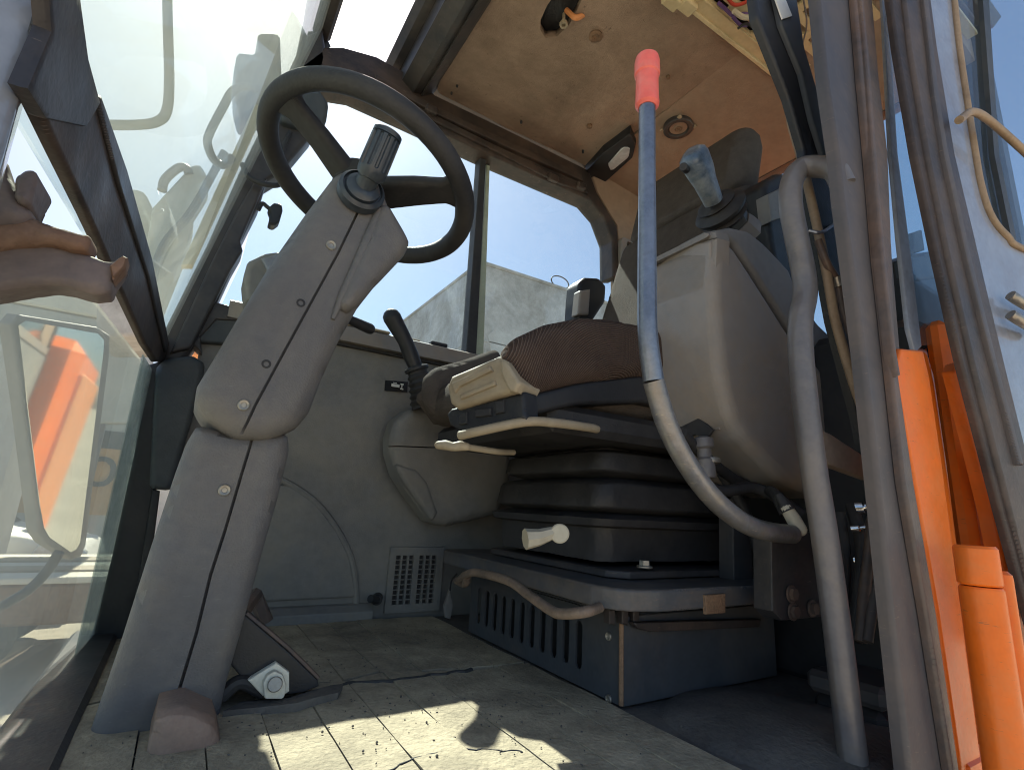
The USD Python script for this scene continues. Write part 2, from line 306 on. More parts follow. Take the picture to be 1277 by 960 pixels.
def lathe(prof_, o, axis, sides=28):
    """(radius, height) pairs turned about an axis through o"""
    w = np.array(axis, float); w /= np.linalg.norm(w); a = np.cross(w, [1, 0, 0]) if abs(w[0]) < .9 else np.cross(w, [0, 1, 0]); a /= np.linalg.norm(a); b = np.cross(w, a)
    ang = np.arange(sides)*2*math.pi/sides
    return rings_mesh([o + w*h + max(r, 1e-4)*(np.cos(ang)[:, None]*a + np.sin(ang)[:, None]*b) for r, h in prof_])
def hexbolt(c, n, r=.008, h=.006):
    w = np.array(n, float); w /= np.linalg.norm(w); c = np.array(c, float)
    return join([cyl(c, c+w*h*.35, r*1.45, 16), tube([c+w*h*.35, c+w*h], r, sides=6, smooth=False)])
def screw(c, n, r=.007):
    w = np.array(n, float); w /= np.linalg.norm(w); c = np.array(c, float)
    ring = lathe([(0, .0002), (r*.42, .0002), (r*.5, .0014), (r*.85, .0022), (r, .001), (r, -.002)], c, w, 18)
    return ring
def rrect(hx, hy, r, n=48):
    return outline([(-hx, -hy), (hx, -hy), (hx, hy), (-hx, hy)], r, n)
def displace(m, amp, scale, seed=0):
    m = m.copy(); n = meshkit.fbm(np.asarray(m.vertices)*scale, 3, seed)-.5
    m.vertices = m.vertices + m.vertex_normals*(n[:, None]*2*amp); return m
def cut(m, *tools):
    a = to_m3(m)
    for t in tools: a = a - to_m3(t)
    return to_tm(a)
def ribbon(pix, Y, wd, d0, d1, **k):
    """a thin upright cutter that follows a line of picture points on the plane Y"""
    q = np.array([at(a, b, Y=Y) for a, b in pix]); g = LineString(q[:, [0, 2]]).buffer(wd/2, cap_style=2, join_style=1)
    return prof(np.array(g.exterior.coords)[:-1], 'y', d0, d1)
#BODY
def quadbox(a, b, c, d, t):
    n = np.cross(b-a, c-a); n /= np.linalg.norm(n); v = np.array([a, b, c, d]); return trimesh.convex.convex_hull(np.vstack([v, v+n*t]))
def prism_n(P, p0, n, depth, r=0.): return slab(P, p0=p0, nrm=n, depth=depth, r=r)
def prism_corner(P, p0, n): return prism_n(P, p0, n, .05, .009)
mat('slate', (.036, .044, .053), .5, .2, 8, .15, 260, dust=(.16, .15, .13), damt=.35)
def plate(outer, holes, axis, a0, a1):
    """a sheet with real openings, outlines in metres across an axis"""
    cs = m3.CrossSection([np.array(outer, float)], m3.FillRule.NonZero)
    if holes: cs = cs - m3.CrossSection([np.array(h, float) for h in holes], m3.FillRule.NonZero)
    t = to_tm(m3.Manifold.extrude(cs, a1-a0)); v = np.array(t.vertices)
    if axis == 'z': t.vertices = v + [0, 0, a0]
    elif axis == 'y': t.vertices = np.stack([v[:, 0], a1-v[:, 2], v[:, 1]], 1)
    else: t.vertices = np.stack([a0+v[:, 2], v[:, 0], v[:, 1]], 1)
    return t
def rect(x0, y0, x1, y1, r=0): 
    return outline([(x0, y0), (x1, y0), (x1, y1), (x0, y1)], r, 24) if r else [(x0, y0), (x1, y0), (x1, y1), (x0, y1)]
def px2(P, Y): return [tuple(at(a, b, Y=Y)[[0, 2]]) for a, b in P]

# ================================================================ yard
g = 400.0
obj('yard_ground', box((-g, -g, -1.5), (g, g, -1.2), .0005), 'yard', kind='structure', label='dusty pale concrete yard')

# ================================================================ the cab
cab = thing('excavator_cab', 'dark framed excavator cab with grey side panel, brown headliner and right side window', 'excavator cab')
obj('floor_pan', box((-.13, -.02, -.06), (1.55, 1.03, -.012)), 'dark_paint', cab)
# --- right side: panel, ledge, window
XP = at(330, 600, Y=.985)[0]
sp = obj('side_panel', prof([(-.02, -.01), (1.5, -.01), (1.5, .655), (-.02, .655)], 'y', .985, 1.03), 'panel_grey', cab)
arc = [(335, 592), (365, 606), (395, 628), (420, 660), (437, 695), (443, 730), (444, 768)]
obj('arch_ridge', tube([at(a, b, Y=.986) for a, b in arc], .0085, sides=10), 'panel_grey', sp)
obj('lower_panel', slab([(320, 600), (365, 606), (395, 628), (420, 660), (437, 695), (443, 730), (446, 745), (300, 752), (290, 620)], Y=.978, depth=.012, r=.006), 'panel_grey', sp)
obj('kick_ledge', prof([(.955, -.01), (.99, -.01), (.99, .035), (.972, .033), (.955, .02)], 'x', .0, .42, r=.004), 'panel_grey', sp)
obj('side_ledge', prof([(.955, .648), (1.03, .648), (1.03, .69), (.975, .694), (.957, .686)], 'x', .02, 1.5), 'console_grey', cab)
obj('ledge_gap', box((.0, .972, .640), (1.5, .99, .6475), .001), 'black_rubber', sp)
for i, (a, b, c, l, w_, look) in enumerate([(430, 424, .97, .05, .012, 'beige_plastic'), (448, 428, .975, .035, .016, 'console_dark'), (470, 432, .97, .06, .014, 'beige_plastic'), (545, 448, .98, .05, .02, 'black_plastic'), (515, 440, .985, .03, .02, 'ivory_plastic')]):
    p = at(a, b, Y=c); p[2] = .692
    obj('ledge_clip', box(p-[l/2, w_/2, 0], p+[l/2, w_/2, .008+.004*(i % 2)], .003), look, cab)
# vent grille in the side panel
q = [at(a, b, Y=.98) for a, b in ((490, 685), (547, 684), (547, 757), (489, 759))]
x0, x1, z0, z1 = q[0][0], q[1][0], q[2][2], q[0][2]
hol = []; PW = (x1-x0-.020)/6*.36
for c in range(6):
    for r_ in range(10):
        cx = x0+.010+(x1-x0-.020)*(c+.5)/6 + (.005 if c > 2 else -.005); cz = z0+.012+(z1-z0-.024)*(r_+.5)/10
        hol.append(rect(cx-PW, cz-.0048, cx+PW, cz+.0048))
vg = obj('vent_grille', plate(rect(x0-.008, z0-.006, x1+.012, z1+.006), hol, 'y', .972, .9815), 'panel_grey', cab)
obj('grille_back', box((x0, .9825, z0), (x1, .9842, z1), .0005), 'black_rubber', vg)
k = at(470, 748, Y=.95)
obj('drain_knob', join([cyl(k+[.012, .03, 0], k+[.0, 0, 0], .012), tube([k, k+A3(-.02, -.012, .006)], .009, sides=10, smooth=False)]), 'black_plastic', cab)
# sticker with a tool sign
s = [at(a, b, Y=.98) for a, b in ((481, 474), (509, 476), (508, 489), (480, 487))]
st = obj('warning_sticker', prof([(v[0], v[2]) for v in s], 'y', .981, .984), 'sticker_black', cab)
c0 = sum(s)/4
obj('printed_symbol', [box(c0+[-.016, -.0055, -.004], c0+[.006, -.0045, .004], .0003), box(c0+[-.012, -.0058, .0055], c0+[-.002, -.0048, .0075], .0003),
    box(c0+[.008, -.0055, -.008], c0+[.017, -.0045, -.0045], .0003), box(c0+[.008, -.0055, .0045], c0+[.017, -.0045, .008], .0003), box(c0+[.011, -.0058, -.008], c0+[.0135, -.0048, .008], .0003)], 'print_white', st)
# window frame: front pillar, upper rail, rear pillar, seals, divider
YR = .955
obj('front_pillar', slab([(203, 452), (205, 410), (258, 305), (300, 210), (345, 120), (372, 62), (385, 0), (392, -45), (420, -45), (404, 40), (409, 75), (398, 118), (392, 165), (350, 215), (333, 225), (325, 252), (301, 300), (303, 312), (290, 335), (267, 385), (250, 420), (222, 462)], Y=YR, depth=.07, r=.012, steps=3), 'dark_paint', cab, label='dark right front window pillar')
obj('pillar_step', slab([(212, 440), (232, 396), (262, 330), (296, 262), (318, 225), (333, 222), (300, 300), (303, 312), (288, 336), (264, 384), (238, 434)], Y=YR-.012, depth=.02, r=.006, steps=3), 'dark_paint', cab)
obj('front_pillar', slab([(206, 448), (180, 455), (168, 560), (140, 690), (112, 800), (105, 830), (160, 830), (182, 700), (196, 600), (216, 465)], Y=.935, depth=.06, r=.008, steps=3), 'black_plastic', cab, label='black lower front pillar beside the lower front glass')
obj('pillar_channel', slab([(190, 610), (176, 700), (158, 800), (172, 800), (188, 700), (199, 612)], Y=.918, depth=.03, r=.004, steps=2), 'black_rubber', cab)
obj('pillar_cover', slab([(194, 458), (206, 446), (240, 442), (256, 452), (254, 470), (242, 515), (213, 612), (186, 609), (190, 520)], Y=.915, depth=.06, r=.012, rc=.006, n=60), 'slate', cab)
obj('lower_window_rail', slab([(236, 425), (245, 396), (262, 385), (300, 390), (330, 385), (360, 350), (360, 372), (330, 418), (300, 430)], Y=.965, depth=.05, r=.006, steps=3), 'slate', cab)
obj('lower_window_rail', slab([(252, 440), (236, 425), (262, 378), (268, 376), (312, 388), (400, 404), (400, 410), (310, 400), (270, 398), (250, 420)], Y=.960, depth=.05, r=.004, steps=2), 'dark_paint', cab)
up_ = [(372, 82), (404, 58), (428, 58), (470, 70), (515, 95), (543, 118), (640, 165), (735, 212), (745, 240), (770, 282), (775, 345), (765, 345), (764, 300), (752, 268), (735, 248), (600, 188), (500, 140), (440, 112), (395, 104)]
obj('upper_rail', slab(up_, Y=YR, depth=.07, r=.008, steps=3), 'rail_brown', cab)
obj('rail_ridge', slab([(470, 92), (545, 133), (640, 178), (725, 217), (728, 226), (640, 187), (545, 142), (468, 100)], Y=YR-.014, depth=.022, r=.004, steps=2), 'rail_brown', cab)
obj('rail_ridge', slab([(480, 112), (560, 152), (700, 222), (735, 236), (734, 241), (700, 229), (560, 160), (478, 119)], Y=YR-.008, depth=.015, r=.003, steps=2), 'rail_brown', cab)
for a, b in ((538, 137), (690, 222), (725, 232)):
    p = at(a, b, Y=YR-.016); obj('rail_clip', box(p-[.018, .008, .012], p+[.018, .012, .012], .004), 'rail_brown', cab)
sealp = [(300, 335), (272, 392), (400, 408), (440, 424), (590, 446), (766, 470), (766, 345), (765, 305), (755, 272), (735, 249), (600, 189), (500, 141), (440, 114)]
obj('window_seal', tube([at(a, b, Y=1.0) for a, b in sealp[3:]], .0085, sides=10, n=6), 'black_rubber', cab)
obj('divider_post', slab([(600, 186), (607, 189), (594, 448), (581, 446)], Y=.985, depth=.035, r=.003, steps=2), 'black_rubber', cab)
mat('glass_edge', (.36, .42, .32), .35, .2, 10, .1, 120, dust=(.5, .48, .36), damt=.5)
obj('glass_edge_strip', slab([(607, 205), (611, 207), (603, 449), (593, 447)], Y=1.0, depth=.012, r=.002, steps=2), 'glass_edge', cab)
wn = [(255, 425), (300, 330), (330, 215), (400, 95), (440, 112), (600, 187), (735, 247), (754, 268), (766, 300), (766, 480), (590, 460), (440, 432), (300, 405)]
obj('window_pane', slab(wn, Y=1.012, depth=.005), 'side_glass', cab, smooth=False)
# rear right corner, rear wall
obj('corner_trim', slab([(736, 205), (746, 240), (770, 281), (776, 345), (776, 470), (860, 520), (900, 150), (800, 150)], Y=.96, depth=.06, r=.004, steps=2), 'headliner_rear', cab)
v0 = at(781, 318, Y=.95)
vn = obj('air_vent', plate(rect(v0[0]-.035, v0[2]-.062, v0[0]+.045, v0[2]+.055, .008), [rect(v0[0]-.012, v0[2]-.052, v0[0]+.036, v0[2]+.046, .005)], 'y', .935, .958), 'console_grey', cab)
for i in range(6):
    z = v0[2]-.043+.0165*i
    obj('vent_slat', rot(box((v0[0]-.012, .938, z-.001), (v0[0]+.036, .954, z+.0015), .0006), [1, 0, 0], 30, [v0[0], .946, z]), 'black_plastic', vn)
obj('rear_wall', plate([(-.0, -.03), (1.03, -.03), (1.03, 1.5), (0, 1.5)], [rect(.10, .80, .86, 1.405, .05)], 'x', 1.49, 1.53), 'black_plastic', cab)
obj('rear_window', box((1.505, .09, .79), (1.511, .87, 1.41), .001), 'side_glass', cab, smooth=False)
obj('rear_shelf', box((.985, .03, -.01), (1.49, .97, .62), .02), 'black_plastic', cab)
# roof
XH = at(540, 112, Z=1.47)[0]
obj('roof_skin', box((.30, -.03, 1.512), (1.56, 1.05, 1.55), .02), 'dark_paint', cab)
obj('front_header', prof([(XH-.095, 1.45), (XH-.06, 1.425), (XH-.02, 1.44), (XH+.01, 1.475), (XH+.01, 1.512), (XH-.095, 1.512)], 'y', .0, 1.0), 'dark_paint', cab)
obj('header_lip', prof([(XH-.035, 1.425), (XH-.005, 1.45), (XH-.005, 1.47), (XH-.035, 1.47)], 'y', .02, .955, r=.003), 'dark_paint', cab)
hp = [at(a, b, Z=1.47)[:2] for a, b in ((543, 114), (592, 0), (612, -60))]
hl = [tuple(hp[2]), tuple(hp[1]), tuple(hp[0]), tuple(at(640, 163, Z=1.47)[:2]), tuple(at(735, 210, Z=1.47)[:2]), (1.06, .35), (hp[2][0], .35)]
pg = Polygon(hl).buffer(-.03).buffer(.03)
oh = Polygon([tuple(at(a, b, Z=1.47)[:2]) for a, b in ((681, 45), (676, 37), (676, 25), (684, 8), (695, -8), (712, -12), (725, -5), (718, 12), (708, 30), (694, 44))]).buffer(.004)
cs = m3.CrossSection([np.array(pg.exterior.coords)[:-1][::-1]] if not pg.exterior.is_ccw else [np.array(pg.exterior.coords)[:-1]], m3.FillRule.NonZero)
hc = np.array(oh.exterior.coords)[:-1]; hc = hc if oh.exterior.is_ccw else hc[::-1]
body = m3.Manifold.extrude(cs - m3.CrossSection([hc], m3.FillRule.NonZero), .022).refine_to_length(.03)
hm = to_tm(body); hv = np.array(hm.vertices)
sag = (meshkit.fbm(np.c_[hv[:, :2]*5, np.zeros(len(hv))], 3, 4)-.5)*.012 + (meshkit.fbm(np.c_[hv[:, :2]*18, np.zeros(len(hv))], 2, 9)-.5)*.004
hm.vertices = hv + np.c_[np.zeros((len(hv), 2)), 1.47 + sag]
hd = obj('headliner', hm, 'headliner', cab, smooth=40)
obj('headliner_rear', prof([(1.055, 1.468), (1.30, 1.445), (1.50, 1.405), (1.50, 1.49), (1.055, 1.49)], 'y', .02, .965), 'headliner_rear', cab)
hb = at(703, 29, Z=1.462)
obj('hanging_bolt', [lathe([(.004, .03), (.004, 0), (.011, 0), (.011, -.008), (.006, -.008), (.006, -.001)], hb, (0, 0, 1), 6)], 'beige_plastic', hd)
obj('hanging_strap', tube([hb+A3(.0, -.01, .03), hb+A3(.015, -.03, -.002), hb+A3(.04, -.04, .02)], .007, sides=8), 'orange_faded', hd)
obj('headliner_recess', box((oh.bounds[0]-.02, oh.bounds[1]-.02, 1.500), (oh.bounds[2]+.02, oh.bounds[3]+.02, 1.508), .001), 'black_rubber', hd)
for a, b, r_ in ((650, 153, .004), (833, 97, .006), (727, 190, .004), (563, 117, .003), (735, 158, .009), (570, 108, .003)):
    p = at(a, b, Z=1.4645); obj('trim_clip', lathe([(r_, .006), (r_, -.002), (r_*.6, -.004), (.0, -.0045)], p, (0, 0, 1), 12), 'rust' if r_ > .005 else 'black_rubber', hd)
p = at(743, 46, Z=1.466); obj('torn_hole', displace(lathe([(.016, .004), (.018, -.001), (.011, -.003), (.006, .0)], p, (0, 0, 1), 18), .003, 90), 'rust', hd)
# cab lamp, speaker
lp = [at(a, b, Z=1.452) for a, b in ((730, 212), (735, 236), (757, 223), (789, 194), (793, 178), (786, 163), (752, 188))]
lm = obj('cab_lamp', prism(np.array([q[:2] for q in lp]), A3(0, 0, 1.442), A3(1, 0, 0), A3(0, 1, 0), A3(0, 0, 1), .03, r=.004, steps=2), 'black_plastic', cab)
lq = [at(a, b, Z=1.44) for a, b in ((758, 205), (762, 214), (784, 196), (786, 184), (776, 184))]
obj('lamp_lens', prism(np.array([q[:2] for q in lq]), A3(0, 0, 1.4385), A3(1, 0, 0), A3(0, 1, 0), A3(0, 0, 1), .006, r=.002, rc=.006, n=24, steps=2), 'lamp_clear', lm)
spk = at(846, 160, Z=1.455); sr = .046
sk = obj('speaker', lathe([(sr, .012), (sr, -.003), (sr*.94, -.006), (sr*.70, -.006), (sr*.66, -.002), (sr*.60, .004), (0, .004)], spk, (0, 0, 1), 36), 'dark_paint', cab)
obj('speaker_cone', lathe([(sr*.60, .003), (sr*.58, -.001), (sr*.30, -.0005), (sr*.28, -.003), (0, -.004)], spk, (0, 0, 1), 28), 'headliner_rear', sk)
for a_ in range(4):
    t = math.pi/4+a_*math.pi/2; c = spk + A3(math.cos(t), math.sin(t), 0)*sr*1.06
    obj('speaker_tab', box(c-[.006, .006, .004], c+[.006, .006, .004], .002), 'beige_plastic', sk)
obj('speaker_badge', [tube([spk+A3(.010*math.cos(t), .010*math.sin(t), -.004) for t in np.linspace(0, 6.28, 13)], .0022, sides=6, n=2), box(spk+[-.012, -.002, -.0055], spk+[.012, .002, -.0035], .0008), box(spk+[-.002, -.012, -.0055], spk+[.002, .012, -.0035], .0008)], 'rust', sk)
# bare cream lattice over the door
l0, l1 = at(862, 0, Z=1.455), at(980, 112, Z=1.455)
ye = (l0[1]+l1[1])/2
hol = []
for r_, yy in enumerate(np.arange(.02, ye-.05, .034)):
    for c_, xx in enumerate(np.arange(.62, 1.42, .105)):
        off = .02*(r_ % 2)
        hol.append(outline(rect(xx+off, yy, xx+off+.085, yy+.017), .006, 20))
obj('roof_lattice', plate(rect(.55, -.0, 1.46, ye), hol, 'z', 1.452, 1.462), 'cream_plastic', cab)
obj('lattice_rib', [box((.55, ye-.004, 1.446), (1.46, ye+.006, 1.466), .002), box((.55, ye-.034, 1.448), (1.46, ye-.030, 1.453), .0008)], 'cream_plastic', cab)
for a, b in ((838, 2), (857, 8)):
    p = at(a, b, Z=1.448); obj('lattice_clip', box(p-[.022, .016, .008], p+[.022, .016, .008], .003), 'cream_plastic', cab)
obj('roof_void', box((.55, .0, 1.495), (1.46, ye, 1.508), .001), 'rail_brown', cab)
# front: crossbar, glass, left front pillar
A0, A1 = at(205, 447, Y=.95), at(62, 152, Y=.14)
vb = (A1-A0); nb = np.cross(vb, A3(0, 0, 1)); nb /= np.linalg.norm(nb); nb = nb if nb[0] < 0 else -nb
obj('windscreen_crossbar', slab([(40, 112), (52, 100), (130, 130), (144, 190), (172, 290), (212, 430), (208, 452), (196, 452), (182, 430), (112, 270), (76, 192)], p0=A0, nrm=nb, depth=.010, r=.005, steps=3), 'rail_brown', cab)
obj('crossbar_seal', slab([(122, 120), (128, 120), (160, 212), (190, 320), (211, 425), (207, 440), (186, 345), (150, 232)], p0=A0-nb*.004, nrm=nb, depth=.010, r=.003, steps=2), 'dark_paint', cab)
obj('front_pillar', slab([(62, -20), (100, -20), (112, 70), (128, 130), (110, 160), (60, 150), (36, 112), (66, 40)], p0=A0-nb*.004, nrm=nb, depth=.010, r=.004, steps=2), 'dark_paint', cab, label='dark left front pillar at the crossbar end')
obj('front_pillar', slab([(-90, -20), (66, -20), (40, 70), (20, 140), (4, 200), (-40, 330), (-90, 400), (-170, 400)], p0=at(20, 110, Y=.10), nrm=(-.25, 1, 0), depth=.05, r=.01, steps=3), 'door_paint', cab, label='blue grey left front door post')
top = [at(385, 0, Y=.95), at(64, -200, Y=.14)]
nw = np.cross(A1-A0, top[0]-A0); nw /= np.linalg.norm(nw); nw = nw if np.dot(nw, A0-EYE) > 0 else -nw
def quad(a, b, c, d, t, look, name, **k):
    n = np.cross(b-a, c-a); n /= np.linalg.norm(n)
    v = np.array([a, b, c, d]); obj(name, trimesh.convex.convex_hull(np.vstack([v, v+n*t])), look, cab, smooth=False, **k)
B0, B1 = at(372, 30, Y=.96), A3(.12, .12, 1.5)
XA, XB = A0[0]-.012, A1[0]-.035
quad(A3(XA, .97, .535), A3(XB, .12, .535), A3(.115, .12, 1.50), A3(.115, .97, 1.50), .005, 'front_glass', 'windscreen')
quad(A3(XA-.01, .97, .50), A3(XB-.02, .12, .50), A3(XB-.02, .12, -.02), A3(XA-.01, .97, -.02), .005, 'lower_glass', 'lower_front_glass')
quad(A3(XA-.004, .945, .50), A3(XA-.012, .80, .50), A3(XA-.012, .80, -.02), A3(XA-.004, .945, -.02), .002, 'edge_film', 'glass_edge_film')
obj('front_sill', box((A0[0]-.05, .05, -.05), (A0[0]+.02, .98, .012), .006), 'dark_paint', cab)
obj('screen_top_bar', box((.09, .02, 1.49), (.14, 1.0, 1.535), .008), 'dark_paint', cab)
obj('pillar_fitting', slab([(376, 62), (384, 0), (396, -50), (424, -50), (406, 5), (400, 30), (413, 58), (400, 72), (390, 62), (399, 50), (392, 40), (384, 66)], Y=1.0, depth=.03, r=.003, steps=2), 'slate', cab)
obj('quarter_glass', slab([(393, 18), (400, -30), (413, 62), (398, 62)], Y=1.03, depth=.004), 'door_glass', cab, smooth=False)
obj('sun_visor_motor', slab([(345, 118), (360, 112), (400, 112), (411, 128), (408, 150), (396, 168), (380, 158), (352, 150)], Y=.93, depth=.05, r=.012, rc=.008, n=40), 'slate', cab)
obj('pillar_cable', ptube([(302, 205, .94), (312, 222, .925), (335, 231, .92), (352, 226, .93), (352, 190, .94), (362, 165, .945)], .006, sides=10), 'black_rubber', cab)
# --- rear door post and what runs along it
obj('rear_door_post', slab([(1018, -40), (1032, 100), (1046, 192), (1052, 250), (1062, 320), (1078, 440), (1096, 600), (1114, 768), (1140, 1000), (1205, 1000), (1168, 768), (1140, 600), (1124, 440), (1114, 320), (1106, 192), (1094, 100), (1082, -40)], Y=-.005, depth=.016, r=.006, steps=3), 'pillar_grey', cab, label='grey rear door post beside the grab rail')
obj('post_flange', slab([(1064, -40), (1076, 100), (1085, 192), (1096, 320), (1110, 440), (1128, 600), (1157, 768), (1194, 1000), (1203, 1000), (1169, 768), (1140, 600), (1117, 440), (1113, 320), (1108, 192), (1097, 100), (1085, -40)], Y=-.016, depth=.010, r=.004, steps=3), 'pillar_worn', cab)
obj('post_bead', slab([(1068, -60), (1080, 60), (1090, 192), (1101, 320), (1115, 440), (1120, 470), (1124, 468), (1119, 440), (1105, 320), (1094, 192), (1084, 60), (1072, -60)], Y=-.021, depth=.012, r=.003, steps=2), 'pillar_worn', cab)
obj('post_trim', slab([(938, -30), (945, 20), (985, 120), (1004, 185), (1010, 240), (1040, 400), (1072, 520), (1092, 620), (1118, 800), (1102, 560), (1072, 400), (1052, 260), (1040, 192), (1012, 100), (985, -30)], Y=.065, depth=.014, r=.006, steps=3), 'black_plastic', cab)
obj('post_trim', slab([(962, -30), (975, 30), (1000, 90), (1014, 150), (1030, 200), (1040, 195), (1022, 120), (1004, 60), (990, -30)], Y=.056, depth=.008, r=.004, steps=3), 'slate', cab)
stp = obj('post_sticker', slab([(964, -10), (976, -10), (988, 20), (976, 24)], Y=.0535, depth=.002), 'print_white', cab)
obj('sill_bracket', slab([(1026, 536), (1036, 540), (1094, 578), (1100, 604), (1036, 580), (1030, 572)], Y=.068, depth=.012, r=.004, steps=2), 'bracket_brown', cab)
obj('door_sill', box((-.12, -.03, -.10), (.80, .02, .004), .008), 'dark_paint', cab)
qg = obj('quarter_frame', slab([(1100, -30), (1112, 192), (1122, 300), (1134, 410), (1142, 440), (1150, 432), (1138, 330), (1120, 192), (1106, -30)], Y=.004, depth=.006, r=.002, steps=2), 'door_paint', cab)
obj('quarter_pane', slab([(1106, -30), (1114, 192), (1136, 320), (1140, 430), (1210, 430), (1190, 192), (1160, -30)], Y=.02, depth=.004), 'door_glass', cab, smooth=False)
# ================================================================ floor mat
mt = thing('floor_mat', 'dusty tan rubber floor mat in strips with a torn seam', 'floor mat')
ang = math.radians(0)
def seam_y(x): return .60 - .10*x + .012*math.sin(23*x) + .008*math.sin(61*x+1)
rng = np.random.default_rng(5)
def sheet(poly, z, th, amp, seed):
    pg_ = Polygon(poly).buffer(-.0009, join_style=2)
    c = np.array(pg_.exterior.coords)[:-1]; c = c if pg_.exterior.is_ccw else c[::-1]
    m_ = to_tm(m3.Manifold.extrude(m3.CrossSection([c], m3.FillRule.NonZero), th).refine_to_length(.022))
    v = np.array(m_.vertices); v[:, 2] += z + (meshkit.fbm(np.c_[v[:, :2]*9, np.full(len(v), seed)], 3, seed)-.5)*amp; m_.vertices = v
    return m_
xs_ = np.linspace(-.06, .57, 11)
sk_ = .30                                                            # strips run a little askew to the cab
for i in range(10):
    a, b = xs_[i], xs_[i+1]
    n_ = 7
    t = np.linspace(0, 1, n_)
    near = [(a+sk_*0, .03), (b, .03)]
    ya, yb = seam_y(a), seam_y(b)
    obj('mat_strip', sheet([(a, .03), (b, .03), (b+.0, yb-.012), ((a+b)/2, (ya+yb)/2-.010+rng.uniform(-.006, .004)), (a, ya-.012)], -.006, .010, .005, i), 'mat_rubber', mt, smooth=30)
    obj('mat_strip', sheet([(a, ya), ((a+b)/2, (ya+yb)/2+rng.uniform(-.004, .006)), (b, yb), (b, .955), (a, .955)], -.006, .008, .005, 40+i), 'mat_rubber', mt, smooth=30)
for P, r_ in (([(482, 962), (520, 945), (560, 934), (610, 934), (650, 940)], .0016), ([(300, 880), (360, 872), (400, 862), (440, 852), (500, 848), (545, 842), (585, 836)], .0045)):
    obj('mat_crack', tube([q_ + A3(*rng.normal(0, .003, 2), 0) for q_ in spline([at(a, b, Z=.0035) for a, b in P], 5)], list(r_*rng.uniform(.4, 1.1, 24)), sides=6, n=2), 'black_rubber', mt)
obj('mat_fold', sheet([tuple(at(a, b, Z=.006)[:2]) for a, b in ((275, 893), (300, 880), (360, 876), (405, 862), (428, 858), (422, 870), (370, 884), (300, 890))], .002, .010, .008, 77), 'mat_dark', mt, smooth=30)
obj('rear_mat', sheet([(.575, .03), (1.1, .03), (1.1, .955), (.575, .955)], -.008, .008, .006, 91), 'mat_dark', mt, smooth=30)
crumbs = [displace(trimesh.creation.icosphere(1, .0016), .0006, 200, i).apply_translation(at(a, b, Z=.006)) for i, (a, b) in enumerate([(628, 843), (676, 880), (500, 868), (595, 806), (453, 936), (545, 942), (440, 905), (402, 912), (700, 905), (850, 905), (470, 925), (532, 900)])]
for i in range(260):
    cl_ = [(.10, .42), (.30, .38), (.22, .62), (.45, .80), (.40, .30)][i % 5]; q_ = rng.normal(0, .07, 2)
    if -.05 < cl_[0]+q_[0] < .56 and .1 < cl_[1]+q_[1] < .95:
        c_ = trimesh.creation.icosahedron(); c_.apply_scale([rng.uniform(.0005, .0022), rng.uniform(.0005, .0014), rng.uniform(.0004, .0011)]); c_.apply_transform(trimesh.transformations.rotation_matrix(rng.uniform(0, 6), (0, 0, 1)))
        crumbs.append(c_.apply_translation((cl_[0]+q_[0], cl_[1]+q_[1], .0052)))
obj('grit', crumbs, 'mat_dark', mt, kind='stuff', smooth=False)
fb = thing('floor_patch', 'dark rubber bump on the floor under the console', 'floor cover')
p = at(960, 905, Z=0)
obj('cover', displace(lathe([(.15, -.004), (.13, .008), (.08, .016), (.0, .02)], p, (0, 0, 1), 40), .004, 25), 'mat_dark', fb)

# ================================================================ steering column
sc = thing('steering_column', 'grey plastic steering column with black steering wheel and tilt grip', 'steering column')
YC = .455
cu = [(243, 497), (246, 478), (262, 452), (300, 388), (340, 322), (385, 258), (420, 212), (432, 205), (446, 208), (484, 236), (489, 250), (510, 288), (516, 298), (511, 312), (478, 345), (452, 378), (428, 420), (405, 472), (390, 512), (374, 532), (345, 545), (320, 549), (292, 546), (262, 526), (250, 512)]
upm = slab(cu, Y=YC, depth=.165, r=.030, rc=.012, n=110, rb=.030, steps=6)
seam = [(447, 262), (420, 318), (385, 382), (350, 446), (318, 505), (296, 552)]
upm = cut(upm, ribbon(seam, YC+.01, .0036, YC-.01, YC+.012))
upc = obj('upper_cover', upm, 'column_plastic', sc)
hump = [(489, 252), (512, 290), (514, 300), (508, 312), (478, 342), (462, 362), (440, 372), (432, 362), (452, 322), (470, 280)]
hmp = slab([(484, 244), (508, 285), (515, 299), (510, 312), (478, 345), (455, 372), (420, 402), (424, 372), (440, 335), (462, 285), (474, 255)], Y=YC-.016, depth=.06, r=.020, rc=.012, n=70, steps=5)
obj('cover_hump', hmp, 'column_plastic', upc)
obj('seam_ridge', tube([at(a, b, Y=YC-.0015) for a, b in ((474, 262), (462, 292), (446, 330), (428, 368), (415, 398))], [.007, .009, .009, .007, .003], sides=12), 'column_plastic', upc)
lo = [(246, 528), (300, 540), (362, 538), (364, 560), (350, 620), (330, 690), (303, 790), (283, 860), (270, 925), (262, 975), (60, 1000), (95, 960), (150, 800), (185, 690), (218, 590), (232, 552)]
lom = slab(lo, Y=YC+.018, depth=.16, r=.024, rc=.008, n=120, rb=.02, steps=5)
lom = cut(lom, ribbon([(316, 540), (300, 592), (280, 660), (262, 715), (245, 785), (210, 900), (190, 975)], YC+.03, .0036, YC+.0, YC+.031))
lwc = obj('lower_cover', lom, 'column_plastic', sc)
for a, b, par, yy in ((413, 306, upc, YC), (304, 505, upc, YC), (280, 611, lwc, YC+.018)):
    obj('screw', screw(at(a, b, Y=yy-.001), (0, -1, 0), .0075), 'zinc', par)
